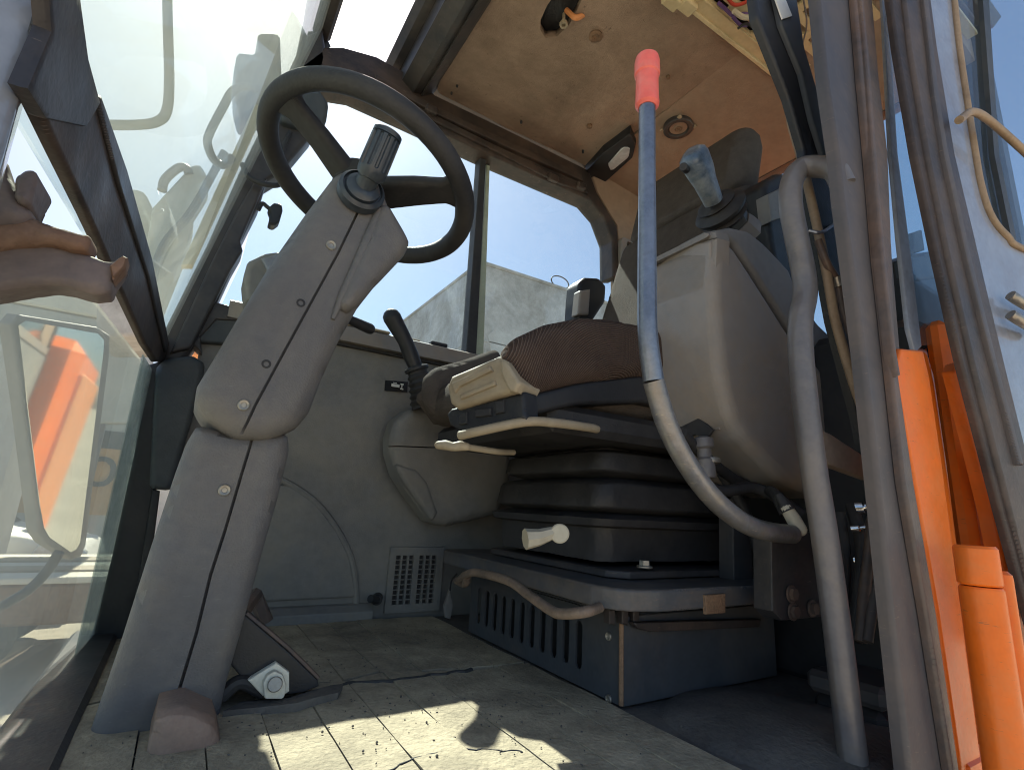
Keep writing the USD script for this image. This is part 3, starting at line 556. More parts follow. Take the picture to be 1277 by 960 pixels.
for a, b in ((375, 378), (332, 454)):
    obj('screw_hole', lathe([(.0058, .0), (.0062, -.0012), (.0035, -.0014), (.003, .001)], at(a, b, Y=YC+.0005), (0, 1, 0), 16), 'black_rubber', upc)
# tilt grip
g0 = at(450, 240, Y=YC-.004); g1 = at(463, 216, Y=YC-.035); g2 = at(485, 164, Y=YC-.060)
gb = obj('grip_boot', lathe([(.036, .006), (.036, -.008), (.031, -.013), (.030, -.008), (.027, -.008), (.026, -.014), (.020, -.018), (.014, -.02)], g0, (g0-g1)/np.linalg.norm(g0-g1)*.35+A3(.05, .75, 0), 36), 'boot_blue', sc)
obj('grip_stem', tube([g0, (g0+g1)/2, g1], [.021, .017, .016], sides=20, n=4), 'boot_blue', gb)
L = np.linalg.norm(g2-g1); d_ = (g2-g1)/L
gm = lathe([(.014, -.012), (.021, -.004), (.0225, .004), (.0228, .006), (.0228, L*.3), (.0226, L*.6), (.0224, L*.82), (.0222, L*.84), (.0205, L*.855), (.0224, L*.87), (.0222, L*.96), (.020, L*.99), (.015, L), (.0145, L*.985), (.0137, L*.985), (.013, L*1.005), (.0, L*1.01)], g1, d_, 96)
v = np.array(gm.vertices); rel = v-g1; hh = rel @ d_; rad = rel-np.outer(hh, d_); a_ = np.cross(d_, [1, 0, 0]); a_ /= np.linalg.norm(a_); b_ = np.cross(d_, a_)
th = np.arctan2(rad @ b_, rad @ a_); fl = (np.cos(12*th) > .55)*((hh > .005) & (hh < L*.83)); gm.vertices = v - rad*(.11*fl)[:, None]
obj('tilt_grip', gm, 'boot_blue', sc, smooth=40)
# wheel: fitted to the rim seen in the picture
wc, na, nb_ = A3(.191, .548, .827), math.sin(.354), math.sin(.091)
wn_ = A3(na, nb_, 1); wn_ /= np.linalg.norm(wn_); wu = np.cross(wn_, [0, 1, 0]); wu /= np.linalg.norm(wu); wv = np.cross(wn_, wu)
onw = lambda r, t, h=0: wc + r*(math.cos(t)*wu + math.sin(t)*wv) + wn_*h
def closed_tube(P, r, sides=16):
    n = len(P); R = []
    for i in range(n):
        t = P[(i+1) % n]-P[i-1]; t /= np.linalg.norm(t); a = wn_; b = np.cross(t, a); an = np.arange(sides)*2*math.pi/sides
        R.append(P[i]+r*(np.cos(an)[:, None]*a+np.sin(an)[:, None]*b))
    v = np.vstack(R); f = []
    for k in range(n):
        i = np.arange(sides); j = (i+1) % sides; a, b = k*sides, ((k+1) % n)*sides
        f += [np.stack([a+i, a+j, b+j], 1), np.stack([a+i, b+j, b+i], 1)]
    t = TM(v, np.vstack(f)); 
    if t.volume < 0: t.faces = t.faces[:, ::-1]
    return t
wh = obj('steering_wheel', closed_tube([onw(.183, t) for t in np.linspace(0, 2*math.pi, 72, endpoint=False)], .0175), 'black_rubber', sc, label='black steering wheel')
def ang_of(px, py):
    p = at(px, py, plane=(wc, wn_))-wc; return math.atan2(p @ wv, p @ wu)
for a, b, w0, w1 in ((566, 238, .040, .026), (352, 118, .034, .024), (335, 215, .0, .0)):
    if w0 == 0: continue
    t = ang_of(a, b); R = []
    dr = math.cos(t)*wu+math.sin(t)*wv; sd = np.cross(wn_, dr)
    for s_, h_, wdt, tk in ((.0, -.03, w0*.8, .016), (.05, -.022, w0*.75, .014), (.10, -.010, w0*.68, .012), (.15, -.002, w1*.9, .011), (.178, 0, w1*1.5, .010)):
        o_ = rrect(wdt, tk, tk*.8, 28); R.append(wc+dr*s_+wn_*h_ + o_[:, :1]*sd + o_[:, 1:]*wn_)
    obj('spoke', rings_mesh(R), 'black_rubber', wh)
t = ang_of(400, 300)
obj('wheel_hub', lathe([(.03, -.11), (.034, -.06), (.052, -.035), (.056, -.01), (.04, .008), (0, .012)], wc, wn_, 32), 'black_rubber', wh)
st0 = at(430, 396, Y=.56); st1 = at(461, 410, Y=.60)
obj('indicator_stalk', tube([st0, (st0+st1)/2, st1], [.007, .009, .010], round_ends=True), 'black_plastic', sc)
obj('column_foot', displace(slab([(178, 1000), (184, 930), (196, 892), (230, 884), (268, 900), (284, 950), (290, 1000)], Y=.40, depth=.09, r=.015, steps=4), .004, 30), 'brown_foot', sc)

# pedal
pd = thing('floor_pedal', 'black wedge shaped pedal with a pale hinge plate on the floor', 'pedal')
YP = .50
obj('pedal_plate', slab([(290, 758), (308, 768), (360, 812), (397, 848), (398, 856), (378, 864), (345, 868), (312, 858), (290, 832), (270, 800)], Y=YP, depth=.09, r=.004, steps=2), 'black_plastic', pd)
obj('pedal_edge', tube([at(a, b, Y=YP+.01) for a, b in ((306, 765), (358, 808), (396, 846))], .0042, sides=8, n=2), 'pillar_worn', pd)
hp_ = obj('hinge_plate', slab([(309, 848), (345, 826), (361, 838), (361, 862), (352, 868), (328, 868)], Y=YP-.012, depth=.010, r=.002, steps=2), 'hinge_white', pd)
obj('hinge_lug', slab([(330, 872), (328, 852), (333, 842), (343, 836), (353, 841), (357, 852), (355, 872)], Y=YP-.022, depth=.012, r=.003, rc=.004, n=36, steps=2), 'hinge_white', hp_)
obj('hinge_pin', cyl(at(343, 853, Y=YP-.030), at(343, 853, Y=YP-.01), .009), 'zinc', hp_)
obj('pedal_link', tube([at(296, 772, Y=YP+.1), at(318, 742, Y=YP+.2), at(332, 775, Y=YP+.2)], .012, sides=8, smooth=False), 'pillar_worn', pd)
obj('pedal_rod', ptube([(275, 868, .5), (300, 850, .5), (330, 862, .5)], .009, sides=10), 'black_rubber', pd)

# ================================================================ seat
seat = thing('operator_seat', 'worn brown fabric operator seat with ribbed bolster on black suspension', 'seat')
YS = .315
rib_look(at(780, 520, Y=YS))
obj('cushion', prism(rrect(.215, .045, .042, 60)+[.56, .480], A3(.42, 0, 0), A3(0, 1, 0), A3(0, 0, 1), A3(1, 0, 0), .5, r=.04, rb=.02), 'seat_plain', seat)
bol = slab([(640, 442), (643, 429), (655, 416), (692, 399), (735, 391), (770, 393), (830, 406), (880, 428), (890, 480), (800, 470), (720, 480), (668, 494), (652, 474)], Y=YS, depth=.06, r=.032, rc=.012, n=90, rb=.025, steps=6)
obj('side_bolster', bol, 'seat_ribbed', seat, label='ribbed brown side bolster')
obj('side_bolster', box((.40, .70, .44), (.86, .80, .545), .045), 'seat_plain', seat)
obj('front_roll', slab([(533, 486), (535, 468), (548, 456), (585, 446), (625, 432), (640, 470), (600, 500), (562, 520), (545, 516), (536, 502)], Y=.69, depth=.034, r=.026, rc=.012, n=60, steps=5), 'seat_plain', seat)
# beige corner piece: a bent plane from the side of the seat to its front
c1, c2 = at(645, 480, Y=YS-.004), at(556, 500, Y=.46)
nc = np.cross(c2-c1, A3(0, 0, 1)); nc[2] = 0; nc /= np.linalg.norm(nc); nc = nc if nc @ (c1-EYE) > 0 else -nc
cp = obj('corner_handle', prism_corner([(556, 482), (562, 468), (600, 452), (622, 442), (630, 452), (646, 478), (641, 488), (600, 500), (568, 510), (560, 503)], c1, nc), 'beige_plastic', seat)
obj('handle_lip', slab([(562, 477), (610, 456), (613, 462), (572, 482), (566, 490)], p0=c1-nc*.005, nrm=nc, depth=.010, r=.003, steps=2), 'beige_plastic', cp)
obj('handle_lip', slab([(572, 492), (616, 474), (618, 480), (574, 498)], p0=c1-nc*.004, nrm=nc, depth=.010, r=.003, steps=2), 'beige_plastic', cp)
obj('handle_end', slab([(622, 446), (630, 450), (648, 477), (642, 489), (634, 488), (624, 466)], p0=c1-nc*.008, nrm=nc, depth=.014, r=.005, steps=3), 'beige_plastic', cp)
obj('seat_pan', slab([(645, 500), (660, 492), (722, 477), (800, 468), (900, 486), (900, 520), (800, 502), (720, 505), (650, 522)], Y=YS+.012, depth=.20, r=.008, steps=3), 'black_plastic', seat)
obj('seat_pan', slab([(556, 516), (562, 509), (600, 501), (652, 488), (655, 523), (610, 532), (575, 538), (560, 530)], p0=c1+nc*.012, nrm=nc, depth=.03, r=.006, steps=3), 'black_plastic', seat)
for a, b, c, d in ((572, 515, 582, 530), (592, 510, 612, 520), (617, 500, 628, 516)):
    obj('pan_rib', slab([(a, b), (c, b-2), (c, d-2), (a, d)], p0=c1+nc*.008, nrm=nc, depth=.01, r=.002, steps=2), 'black_rubber', seat)
obj('pan_base', box((.46, .335, .388), (.92, .77, .434), .012), 'black_rubber', seat)
# backrest
bp = [(.80, .46), (.92, .80), (1.005, 1.055), (1.10, 1.05), (1.13, .95), (1.02, .55), (.97, .46)]
obj('backrest', prof(bp, 'y', .345, .775, r=.05, rb=.05, rc=.02, n=80, steps=6), 'seat_plain', seat)
obj('head_cushion', prof([(1.008, 1.062), (1.045, 1.20), (1.07, 1.262), (1.10, 1.285), (1.15, 1.275), (1.165, 1.22), (1.12, 1.055)], 'y', .365, .755, r=.05, rb=.05, rc=.02, n=70, steps=6), 'seat_plain', seat)
obj('side_wing', slab([(905, 250), (915, 234), (937, 226), (954, 243), (960, 302), (970, 420), (900, 420), (890, 300)], Y=.36, depth=.05, r=.02, rc=.01, n=50, steps=4), 'seat_plain', seat)
ar = obj('folded_armrest', slab([(953, 232), (957, 222), (972, 214), (982, 215), (988, 225), (994, 320), (1000, 400), (975, 380), (962, 300)], Y=.30, depth=.06, r=.015, rc=.006, n=50, steps=4), 'black_plastic', seat)
obj('armrest_pad', slab([(958, 242), (982, 230), (985, 268), (962, 276)], Y=.292, depth=.03, r=.004, steps=2), 'console_dark', ar)
# right armrest grip behind the cushion
rg = obj('armrest_grip', slab([(723, 352), (730, 345), (748, 346), (757, 356), (756, 376), (740, 400), (720, 400), (721, 376)], Y=.80, depth=.06, r=.012, rc=.008, n=44, steps=4), 'black_plastic', seat)
obj('grip_pad', slab([(724, 362), (737, 360), (735, 392), (721, 392)], Y=.788, depth=.03, r=.006, steps=3), 'console_grey', rg)
# suspension bellows
R = []
cx, cy = .785, .55
for z, h, rr in ((.190, .168, .02), (.244, .170, .02), (.248, .184, .02), (.260, .187, .02), (.266, .176, .02), (.270, .155, .02), (.277, .176, .02), (.282, .180, .02), (.316, .176, .02), (.323, .172, .02), (.328, .160, .02), (.333, .140, .02), (.340, .164, .02), (.346, .168, .02), (.374, .164, .02), (.380, .154, .02), (.385, .125, .02), (.425, .13, .02)):
    o_ = rrect(h*1.05, h, rr, 48); R.append(np.c_[cx+o_[:, 0], cy+o_[:, 1], np.full(48, z)])
R2 = R[:2]
bl = obj('suspension_bellows', displace(to_tm(to_m3(rings_mesh(R)).refine_to_length(.03)), .0035, 14), 'black_rubber', seat, smooth=50)
obj('seat_handle', ptube([(574, 543, .40), (600, 537, .36), (655, 526, .315), (690, 527, .31), (735, 533, .33), (752, 537, .36)], .007), 'beige_plastic', seat, label='long beige height adjustment handle')
hk = obj('recline_knob', ptube([(547, 555, .44), (556, 555, .43), (565, 557, .42), (574, 556, .415), (582, 557, .41)], [.0065, .0078, .0068, .0078, .0062], round_ends=True), 'beige_plastic', seat)
obj('knob_rod', ptube([(580, 557, .41), (620, 563, .42), (640, 564, .45)], .005), 'beige_plastic', hk)
wl = obj('weight_lever', tube([at(655, 672, Y=.345), at(672, 670, Y=.34), at(690, 664, Y=.335)], [.015, .012, .009], sides=8, smooth=False), 'ivory_plastic', seat, label='ivory weight adjustment lever')
obj('lever_boss', cyl(at(698, 665, Y=.322), at(698, 665, Y=.36), .014, 24), 'ivory_plastic', wl)

# ================================================================ seat base, heater box
sb = thing('seat_base_plate', 'dark steel seat base plate with worn rounded corner above the heater box', 'base plate')
zt = .168
pl = [(.535, .86), (.525, .30), (.545, .262), (.60, .245), (.86, .245), (.89, .26), (.90, .30), (.90, .86)]
obj('plate', prism(np.array(pl), A3(0, 0, .138), A3(1, 0, 0), A3(0, 1, 0), A3(0, 0, 1), .03, r=.003, rb=.005, rc=.02, n=90, steps=3), 'base_paint', sb)
ap = obj('adaptor', prism(np.array([(.595, .73), (.595, .36), (.62, .33), (.97, .33), (.97, .75), (.62, .75)]), A3(0, 0, .1695), A3(1, 0, 0), A3(0, 1, 0), A3(0, 0, 1), .012, r=.002, rb=.003), 'dark_paint', sb)
obj('bolt', hexbolt(at(804, 708, Z=.185), (0, 0, 1), .009, .012), 'zinc', ap)
obj('edge_tab', slab([(880, 742), (905, 740), (905, 764), (881, 766)], Y=.240, depth=.006, r=.001, steps=2), 'rust', sb)
obj('side_stay', slab([(914, 622), (936, 622), (940, 740), (916, 740)], Y=.30, depth=.03, r=.003, steps=2), 'box_paint', sb)
hbx = thing('heater_box', 'dark blue grey steel heater box with vertical louvre slots', 'heater box')
XF = .577
slots = []
ys_ = [at(a, 770, X=XF)[1] for a in (590, 600, 611, 621, 633, 645, 657, 671, 686, 702, 720)]
for i in range(11):
    yy = .735-i*.0335
    slots.append(outline(rect(yy-.0085, .028, yy+.0085, .098), .004, 20))
obj('front_panel', plate(rect(.305, .004, .775, .121), slots, 'x', XF, XF+.004), 'box_paint', hbx)
obj('slot_back', box((XF+.03, .31, .01), (XF+.034, .77, .115), .001), 'black_rubber', hbx)
obj('side_panel', box((XF, .300, .004), (.95, .3045, .124), .0015), 'box_paint', hbx)
obj('top_panel', box((XF+.002, .306, .1215), (.95, .775, .1255), .001), 'box_paint', hbx)
obj('worn_edge', tube([A3(XF-.001, .3025, .006), A3(XF-.0015, .302, .06), A3(XF-.001, .3025, .12)], .0035, sides=8), 'rust', hbx)
for a, b in ((759, 793), (759, 871)):
    obj('screw', screw(at(a, b, X=XF-.001), (-1, 0, 0), .006), 'zinc', hbx)
obj('bracket', slab([(790, 776), (950, 772), (948, 782), (812, 788), (796, 784)], Y=.285, depth=.01, r=.002, steps=2), 'rail_brown', hbx)
for a in (760, 776, 790):
    obj('hook', slab([(a, 760), (a+8, 760), (a+8, 780), (a, 778)], Y=.292, depth=.012, r=.002, steps=2), 'rail_brown', hbx)
sh = thing('slide_handle', 'bent rusty seat slide handle in front of the heater box', 'handle')
obj('bar', tube([at(a, b, X=x) for a, b, x in ((574, 722, .50), (582, 716, .485), (596, 714, .48), (634, 724, .48), (660, 742, .48), (686, 760, .48), (700, 765, .48), (728, 763, .49), (748, 757, .53))], .0074, n=8), 'rusty_bar', sh)
obj('bar_end', tube([at(a, b, X=x) for a, b, x in ((570, 724, .52), (580, 727, .50), (582, 718, .49))], .008), 'rusty_bar', sh)
tg = thing('hanging_tag', 'small pale drop shaped tag hanging beside the vent grille', 'tag')
obj('tag', slab([(561, 735), (566, 755), (562, 772), (556, 770), (554, 756)], Y=.90, depth=.008, r=.003, steps=2), 'console_grey', tg)
obj('tag_wire', ptube([(561, 736, .903), (563, 724, .90), (570, 715, .89)], .002, sides=6), 'black_rubber', tg)

# ================================================================ right console with joystick
rc_ = thing('control_console', 'grey right hand control console with black joystick behind the seat front', 'control console')
YQ = .875
pod = slab([(489, 545), (496, 522), (512, 509), (560, 503), (640, 501), (640, 600), (625, 642), (560, 657), (540, 652), (512, 615), (497, 590), (490, 566)], Y=YQ, depth=.07, r=.03, rc=.012, n=110, steps=6)
obj('console_pod', cut(pod, ribbon([(480, 556), (530, 558), (660, 562)], YQ+.01, .003, YQ-.02, YQ+.03)), 'panel_grey', rc_)
obj('pod_ledge', slab([(494, 578), (520, 584), (534, 600), (548, 640), (540, 650), (514, 614), (498, 590)], Y=YQ-.004, depth=.05, r=.012, rc=.004, n=60, steps=4), 'panel_grey', rc_)
j0, j1, j2, j3 = at(532, 502, Y=.86), at(520, 462, Y=.86), at(505, 425, Y=.86), at(489, 396, Y=.86)
jb = obj('joystick_boot', tube([j0+(j1-j0)*t for t in np.linspace(-.1, 1, 13)], [.040, .036, .040, .033, .037, .030, .034, .027, .031, .025, .028, .023, .024], sides=22, smooth=False), 'black_rubber', rc_)
obj('boot_collar', cyl(j1+(j0-j1)*.03, j1+(j1-j0)*.12, .030), 'black_plastic', jb)
obj('joystick', tube([j1, j1+(j2-j1)*.5, j2, j3+(j2-j3)*.25, j3], [.017, .019, .018, .021, .022], sides=20, round_ends=True), 'black_plastic', rc_)
mo = thing('monitor', 'grey monitor pod behind the steering column', 'monitor')
obj('housing', slab([(305, 345), (309, 325), (330, 315), (352, 312), (380, 330), (370, 372), (330, 378), (308, 375)], Y=.84, depth=.08, r=.012, rc=.008, n=50, steps=4), 'panel_grey', mo)
obj('screen_face', slab([(326, 322), (352, 314), (378, 332), (350, 370)], Y=.832, depth=.02, r=.004, steps=2), 'door_paint', mo)
hk_ = thing('pillar_hook', 'small dark clamp hook hanging from the right front pillar', 'hook')
obj('link', ptube([(322, 262, .95), (327, 254, .95), (333, 258, .95), (338, 262, .95)], .005, sides=8), 'black_plastic', hk_)
obj('clamp', slab([(335, 258), (342, 252), (352, 254), (353, 262), (349, 276), (342, 281), (335, 278), (338, 266)], Y=.93, depth=.03, r=.006, rc=.004, n=30, steps=3), 'black_plastic', hk_)
# ================================================================ left console, lever, rail
lc = thing('control_console', 'tall light grey left control console with stained shell and joystick', 'control console')
YL = .20
shell = [(817, 334), (852, 312), (888, 297), (900, 296), (915, 304), (937, 336), (985, 412), (1030, 462), (1068, 505), (1086, 560), (1082, 608), (1045, 622), (1003, 611), (978, 600), (940, 563), (922, 546), (905, 538), (888, 534), (868, 512), (848, 505), (828, 500), (817, 470)]
side = [(893, 296), (903, 296), (916, 304), (937, 336), (985, 412), (1030, 462), (1068, 505), (1088, 560), (1084, 612), (1045, 625), (1003, 611), (978, 600), (950, 572), (925, 545), (912, 520), (900, 470), (893, 400), (890, 350)]
sh_ = slab(side, Y=YL, depth=.155, r=.022, rc=.010, n=120, steps=6)
obj('console_shell', sh_, 'console_grey', lc)
ck = slab([(891, 352), (893, 330), (902, 328), (912, 332), (940, 372), (975, 420), (1010, 470), (1050, 520), (1068, 560), (1040, 560), (985, 520), (950, 470), (930, 415), (912, 372), (900, 356)], Y=YL-.003, depth=.02, r=.004, rc=.006, n=70, steps=3)
trim = [(890, 296), (878, 292), (886, 287), (912, 282), (934, 287), (954, 303), (985, 336), (994, 362), (1020, 402), (1062, 442), (1082, 490), (1092, 545), (1088, 555), (1066, 502), (1030, 460), (986, 410), (938, 334), (916, 302), (902, 294)]
obj('console_trim', slab(trim, Y=YL+.006, depth=.15, r=.010, rc=.004, n=110, steps=4), 'console_dark', lc)
# the front face of the console runs back from the shell's front edge
E0 = at(892, 330, Y=YL) + A3(.006, 0, 0); E1 = at(912, 525, Y=YL) + A3(.006, 0, 0)
FN = np.cross(A3(.10, 1, 0), E1-E0); FN = FN/np.linalg.norm(FN)*np.sign(FN[0])
fpl = (E0, FN)
obj('console_front', slab([(894, 297), (892, 350), (893, 440), (898, 490), (902, 522), (897, 536), (888, 535), (876, 522), (866, 513), (852, 506), (838, 508), (815, 500), (800, 470), (800, 345), (834, 319), (868, 303)], p0=E0, nrm=FN, depth=.03, r=.002, steps=2), 'console_grey', lc)
obj('front_step', slab([(886, 300), (885, 350), (850, 358), (802, 378), (802, 344), (834, 320), (868, 303)], p0=E0-A3(.004, 0, 0), nrm=FN, depth=.02, r=.004, steps=3), 'console_grey', lc)
obj('trim_front', slab([(894, 297), (868, 303), (834, 319), (812, 336), (822, 322), (850, 303), (877, 289), (892, 288)], p0=E0+A3(.002, 0, 0), nrm=FN, depth=.03, r=.004, steps=2), 'console_dark', lc)
b0, b1 = at(912, 284, Y=.272), at(884, 240, Y=.262); bd_ = (b1-b0)/np.linalg.norm(b1-b0)
bt = obj('joystick_boot', displace(lathe([(.040, -.016), (.046, -.010), (.040, -.004), (.048, .002), (.051, .010), (.044, .017), (.034, .022), (.038, .026), (.029, .032), (.020, .036), (.014, .036)], b0+bd_*.038, bd_, 40), .0015, 60), 'black_rubber', lc)
obj('boot_collar', lathe([(.034, -.030), (.037, -.022), (.038, -.006), (.036, .006)], b0+bd_*.020, bd_, 8), 'slate', bt)
obj('boot_neck', lathe([(.050, -.034), (.044, -.012), (.040, -.002)], b0+bd_*.006, bd_, 8), 'console_dark', bt)
js = [at(890, 252, Y=.25), at(884, 238, Y=.24), at(874, 214, Y=.235), at(866, 198, Y=.232)]
R = []
for (c, hx, hz, tw) in ((js[0], .016, .016, 0), (js[1], .018, .017, .1), (js[1]*.5+js[2]*.5, .021, .018, .2), (js[2], .026, .020, .3), (js[3], .030, .021, .35), (js[3]+(js[3]-js[2])*.35, .028, .019, .35), (js[3]+(js[3]-js[2])*.6, .018, .012, .35)):
    d = (js[3]-js[0]); d /= np.linalg.norm(d); a = np.cross(d, [0, 1, 0]); a /= np.linalg.norm(a); b = np.cross(d, a)
    o_ = rrect(hx, hz, min(hx, hz)*.75, 36); R.append(c + o_[:, :1]*a + o_[:, 1:]*b)
jm = rings_mesh(R)
jo = obj('joystick', jm, 'worn_blue', lc, smooth=45, label='worn blue grey joystick')
obj('thumb_button', cyl(at(852, 208, Y=.225), at(856, 212, Y=.235), .007), 'black_plastic', jo)
obj('cable_opening', slab([(841, 516), (850, 509), (862, 511), (872, 522), (888, 536), (880, 548), (866, 542), (852, 549)], p0=E0-A3(.012, 0, 0), nrm=FN, depth=.006, r=.002, steps=2), 'black_rubber', lc)
obj('shell_screw', screw(at(843, 491, plane=fpl)-A3(.008, 0, 0), (-1, 0, 0), .006), 'rust', lc)

lv = thing('safety_lever', 'long bent steel safety lever with red grip in front of the left console', 'lever')
lvp = [(807, 128, .14), (807, 200, .14), (807, 280, .14), (807, 360, .14), (808, 420, .14), (815, 475, .14), (832, 530, .14), (858, 580, .14), (890, 622, .14), (925, 650, .14), (955, 662, .14), (988, 666, .145)]
obj('lever_bar', ptube(lvp[:6], [.0115, .0115, .0118, .0122, .0125, .013], sides=24, n=8), 'tube_steel', lv)
obj('lever_bend', ptube(lvp[5:], .0132, sides=24, n=8), 'tube_dirty', lv)
gA, gB = at(807, 132, Y=.14), at(807, 72, Y=.14); L = np.linalg.norm(gB-gA); d_ = (gB-gA)/L
obj('red_grip', lathe([(.0125, -.004), (.0165, 0), (.0170, .004), (.0165, .010), (.0160, L*.42), (.0160, L*.60), (.0178, L*.62), (.0182, L*.66), (.0180, L*.88), (.0165, L*.97), (.012, L*1.02), (.0, L*1.04)], gA, d_, 36), 'red_grip', lv)

gr = thing('grab_rail', 'long bent grey tubular grab rail along the rear door post', 'grab rail')
grp = [(1052, 232, .005), (1040, 212, .012), (1020, 208, .035), (1000, 210, .055), (988, 226, .06), (986, 255, .06), (994, 300, .06), (1002, 340, .06), (1004, 368, .06), (999, 395, .06), (998, 430, .06), (1003, 490, .06), (1014, 580, .06), (1027, 660, .06), (1042, 768, .06), (1052, 850, .06), (1066, 965, .06), (1072, 1020, .06)]
obj('rail_tube', ptube(grp, .0155, sides=26, n=8), 'tube_grey', gr)

# hoses along the post
hz = thing('hose_run', 'tan hoses and sleeves tied along the rear door post', 'hose')
obj('hose', ptube([(978, 90, .09), (986, 150, .085), (1000, 200, .075), (1014, 260, .06), (1030, 335, .05), (1042, 400, .05), (1062, 470, .045), (1082, 530, .045), (1090, 580, .05)], .0065, sides=12), 'hose_tan', hz)
obj('hose', ptube([(1020, 300, .05), (1032, 330, .045), (1044, 352, .045), (1052, 390, .045), (1066, 430, .045), (1078, 470, .05)], .0055, sides=12), 'pillar_worn', hz)
obj('tie_wrap', ptube([(1008, 288, .05), (1024, 290, .04), (1040, 280, .05), (1046, 278, .06)], .0028, sides=8), 'tube_steel', hz)
obj('coupling', tube([at(1043, 345, Y=.043), at(1047, 356, Y=.043)], .0075, sides=14, smooth=False), 'zinc', hz)
wr = thing('roof_wiring', 'loose red and purple wire bundle hanging from the cream lattice', 'wiring')
for i, (P, lk, r_) in enumerate([([(896, 4), (905, 12), (915, 20), (930, 18), (945, 25)], 'wire_purple', .0045), ([(905, -5), (915, 6), (928, 4), (938, -4)], 'wire_red', .004), ([(914, 22), (925, 32), (940, 30), (945, 40)], 'wire_purple', .004), ([(920, 36), (930, 30), (942, 36)], 'black_rubber', .003), ([(966, 85), (974, 95), (972, 105), (966, 98)], 'tube_grey', .0015), ([(915, 14), (928, 22), (944, 20)], 'ivory_plastic', .006), ([(1002, 0), (1006, 30), (1000, 60), (996, 90)], 'tube_grey', .002)]):
    obj('wire', tube([at(a, b, Z=1.445-.004*i) for a, b in P], r_, sides=8), lk, wr)

# plumbing under the console
pb = thing('control_hoses', 'black hydraulic hoses and brass fittings under the left console', 'hoses')
obj('valve', lathe([(.012, .0), (.014, .008), (.014, .028), (.011, .032), (.011, .045), (.016, .048), (.016, .062), (.008, .066)], at(882, 596, Y=.235), (.0, .1, 1), 20), 'tube_grey', pb)
obj('valve_ring', lathe([(.0145, 0), (.0155, .002), (.0155, .006), (.0145, .008)], at(886, 578, Y=.235), (.0, .1, 1), 20), 'zinc', pb)
for P in ([(850, 540, .24), (880, 570, .26), (920, 600, .27), (960, 615, .25), (1000, 640, .22)], [(870, 600, .25), (900, 612, .24), (940, 608, .23), (975, 625, .2), (985, 645, .17)], [(900, 590, .30), (930, 640, .28), (950, 700, .27), (965, 760, .26)], [(960, 612, .21), (968, 618, .19), (975, 630, .175), (980, 640, .17)], [(1046, 640, .14), (1052, 690, .13), (1050, 740, .12), (1044, 800, .12)], [(1062, 630, .13), (1075, 680, .11), (1072, 740, .10), (1066, 800, .10)]):
    obj('hose', ptube(P, .0095, sides=12), 'black_rubber', pb)
obj('cable_sleeve', ptube([(1088, 645, .08), (1084, 690, .08), (1078, 740, .08), (1074, 800, .08)], .0075, sides=12), 'pillar_worn', pb)
obj('cable_sleeve', ptube([(1106, 670, .06), (1100, 710, .06), (1090, 750, .06), (1082, 800, .06)], .006, sides=12), 'pillar_grey', pb)
cn = obj('connector', tube([at(981, 634, Y=.15), at(990, 648, Y=.145), at(998, 660, Y=.14)], [.009, .0105, .0095], sides=14, round_ends=True), 'ivory_plastic', pb)
obj('connector_boot', tube([at(970, 616, Y=.16), at(983, 637, Y=.149)], [.006, .0105], sides=12, smooth=False), 'black_rubber', pb)
for a, b, r_ in ((1068, 634, .010), (1066, 700, .009), (1062, 660, .006)):
    obj('fitting', lathe([(r_, 0), (r_, .01), (r_*.6, .012), (r_*.6, .02), (r_*.9, .02), (r_*.9, .028), (0, .03)], at(a, b, Y=.12), (.3, -.9, .2), 12), 'chrome', pb)
obj('bright_hose', ptube([(1076, 725, .13), (1070, 745, .13), (1066, 770, .13), (1068, 800, .13)], [.004, .006, .005, .004], sides=12), 'chrome', pb)
mb = thing('mounting_bracket', 'dark bolted mounting bracket under the left console', 'bracket')
obj('plate', slab([(962, 650), (976, 655), (1030, 668), (1036, 768), (976, 774), (964, 762)], Y=.175, depth=.03, r=.003, steps=2), 'dark_paint', mb)
for a, b in ((986, 740), (988, 762), (1012, 758)):
    obj('bolt', hexbolt(at(a, b, Y=.174), (0, -1, 0), .009, .008), 'pillar_worn', mb)
obj('rear_panel', slab([(840, 500), (1110, 430), (1130, 900), (1000, 900), (940, 780), (930, 600), (860, 560)], Y=.40, depth=.03, r=.003, steps=2), 'black_plastic', mb)
for i, (a, b) in enumerate(((1016, 788), (1013, 810), (1020, 836), (1014, 846))):
    obj('rivet', lathe([(.004, 0), (.0035, .002), (0, .003)], at(a, b, Y=.38), (0, -1, 0), 10), 'chrome', mb)
bk = thing('step_box', 'dark battery box with grey lid on the floor behind the grab rail', 'box')
q0 = at(1125, 870, Y=.10)
obj('case', box((q0[0]-.06, .10, -.01), (q0[0]+.06, .20, q0[2]-.012), .01), 'dark_paint', bk)
obj('lid', box((q0[0]-.065, .094, q0[2]-.011), (q0[0]+.065, .205, q0[2]+.02), .008), 'pillar_grey', bk)

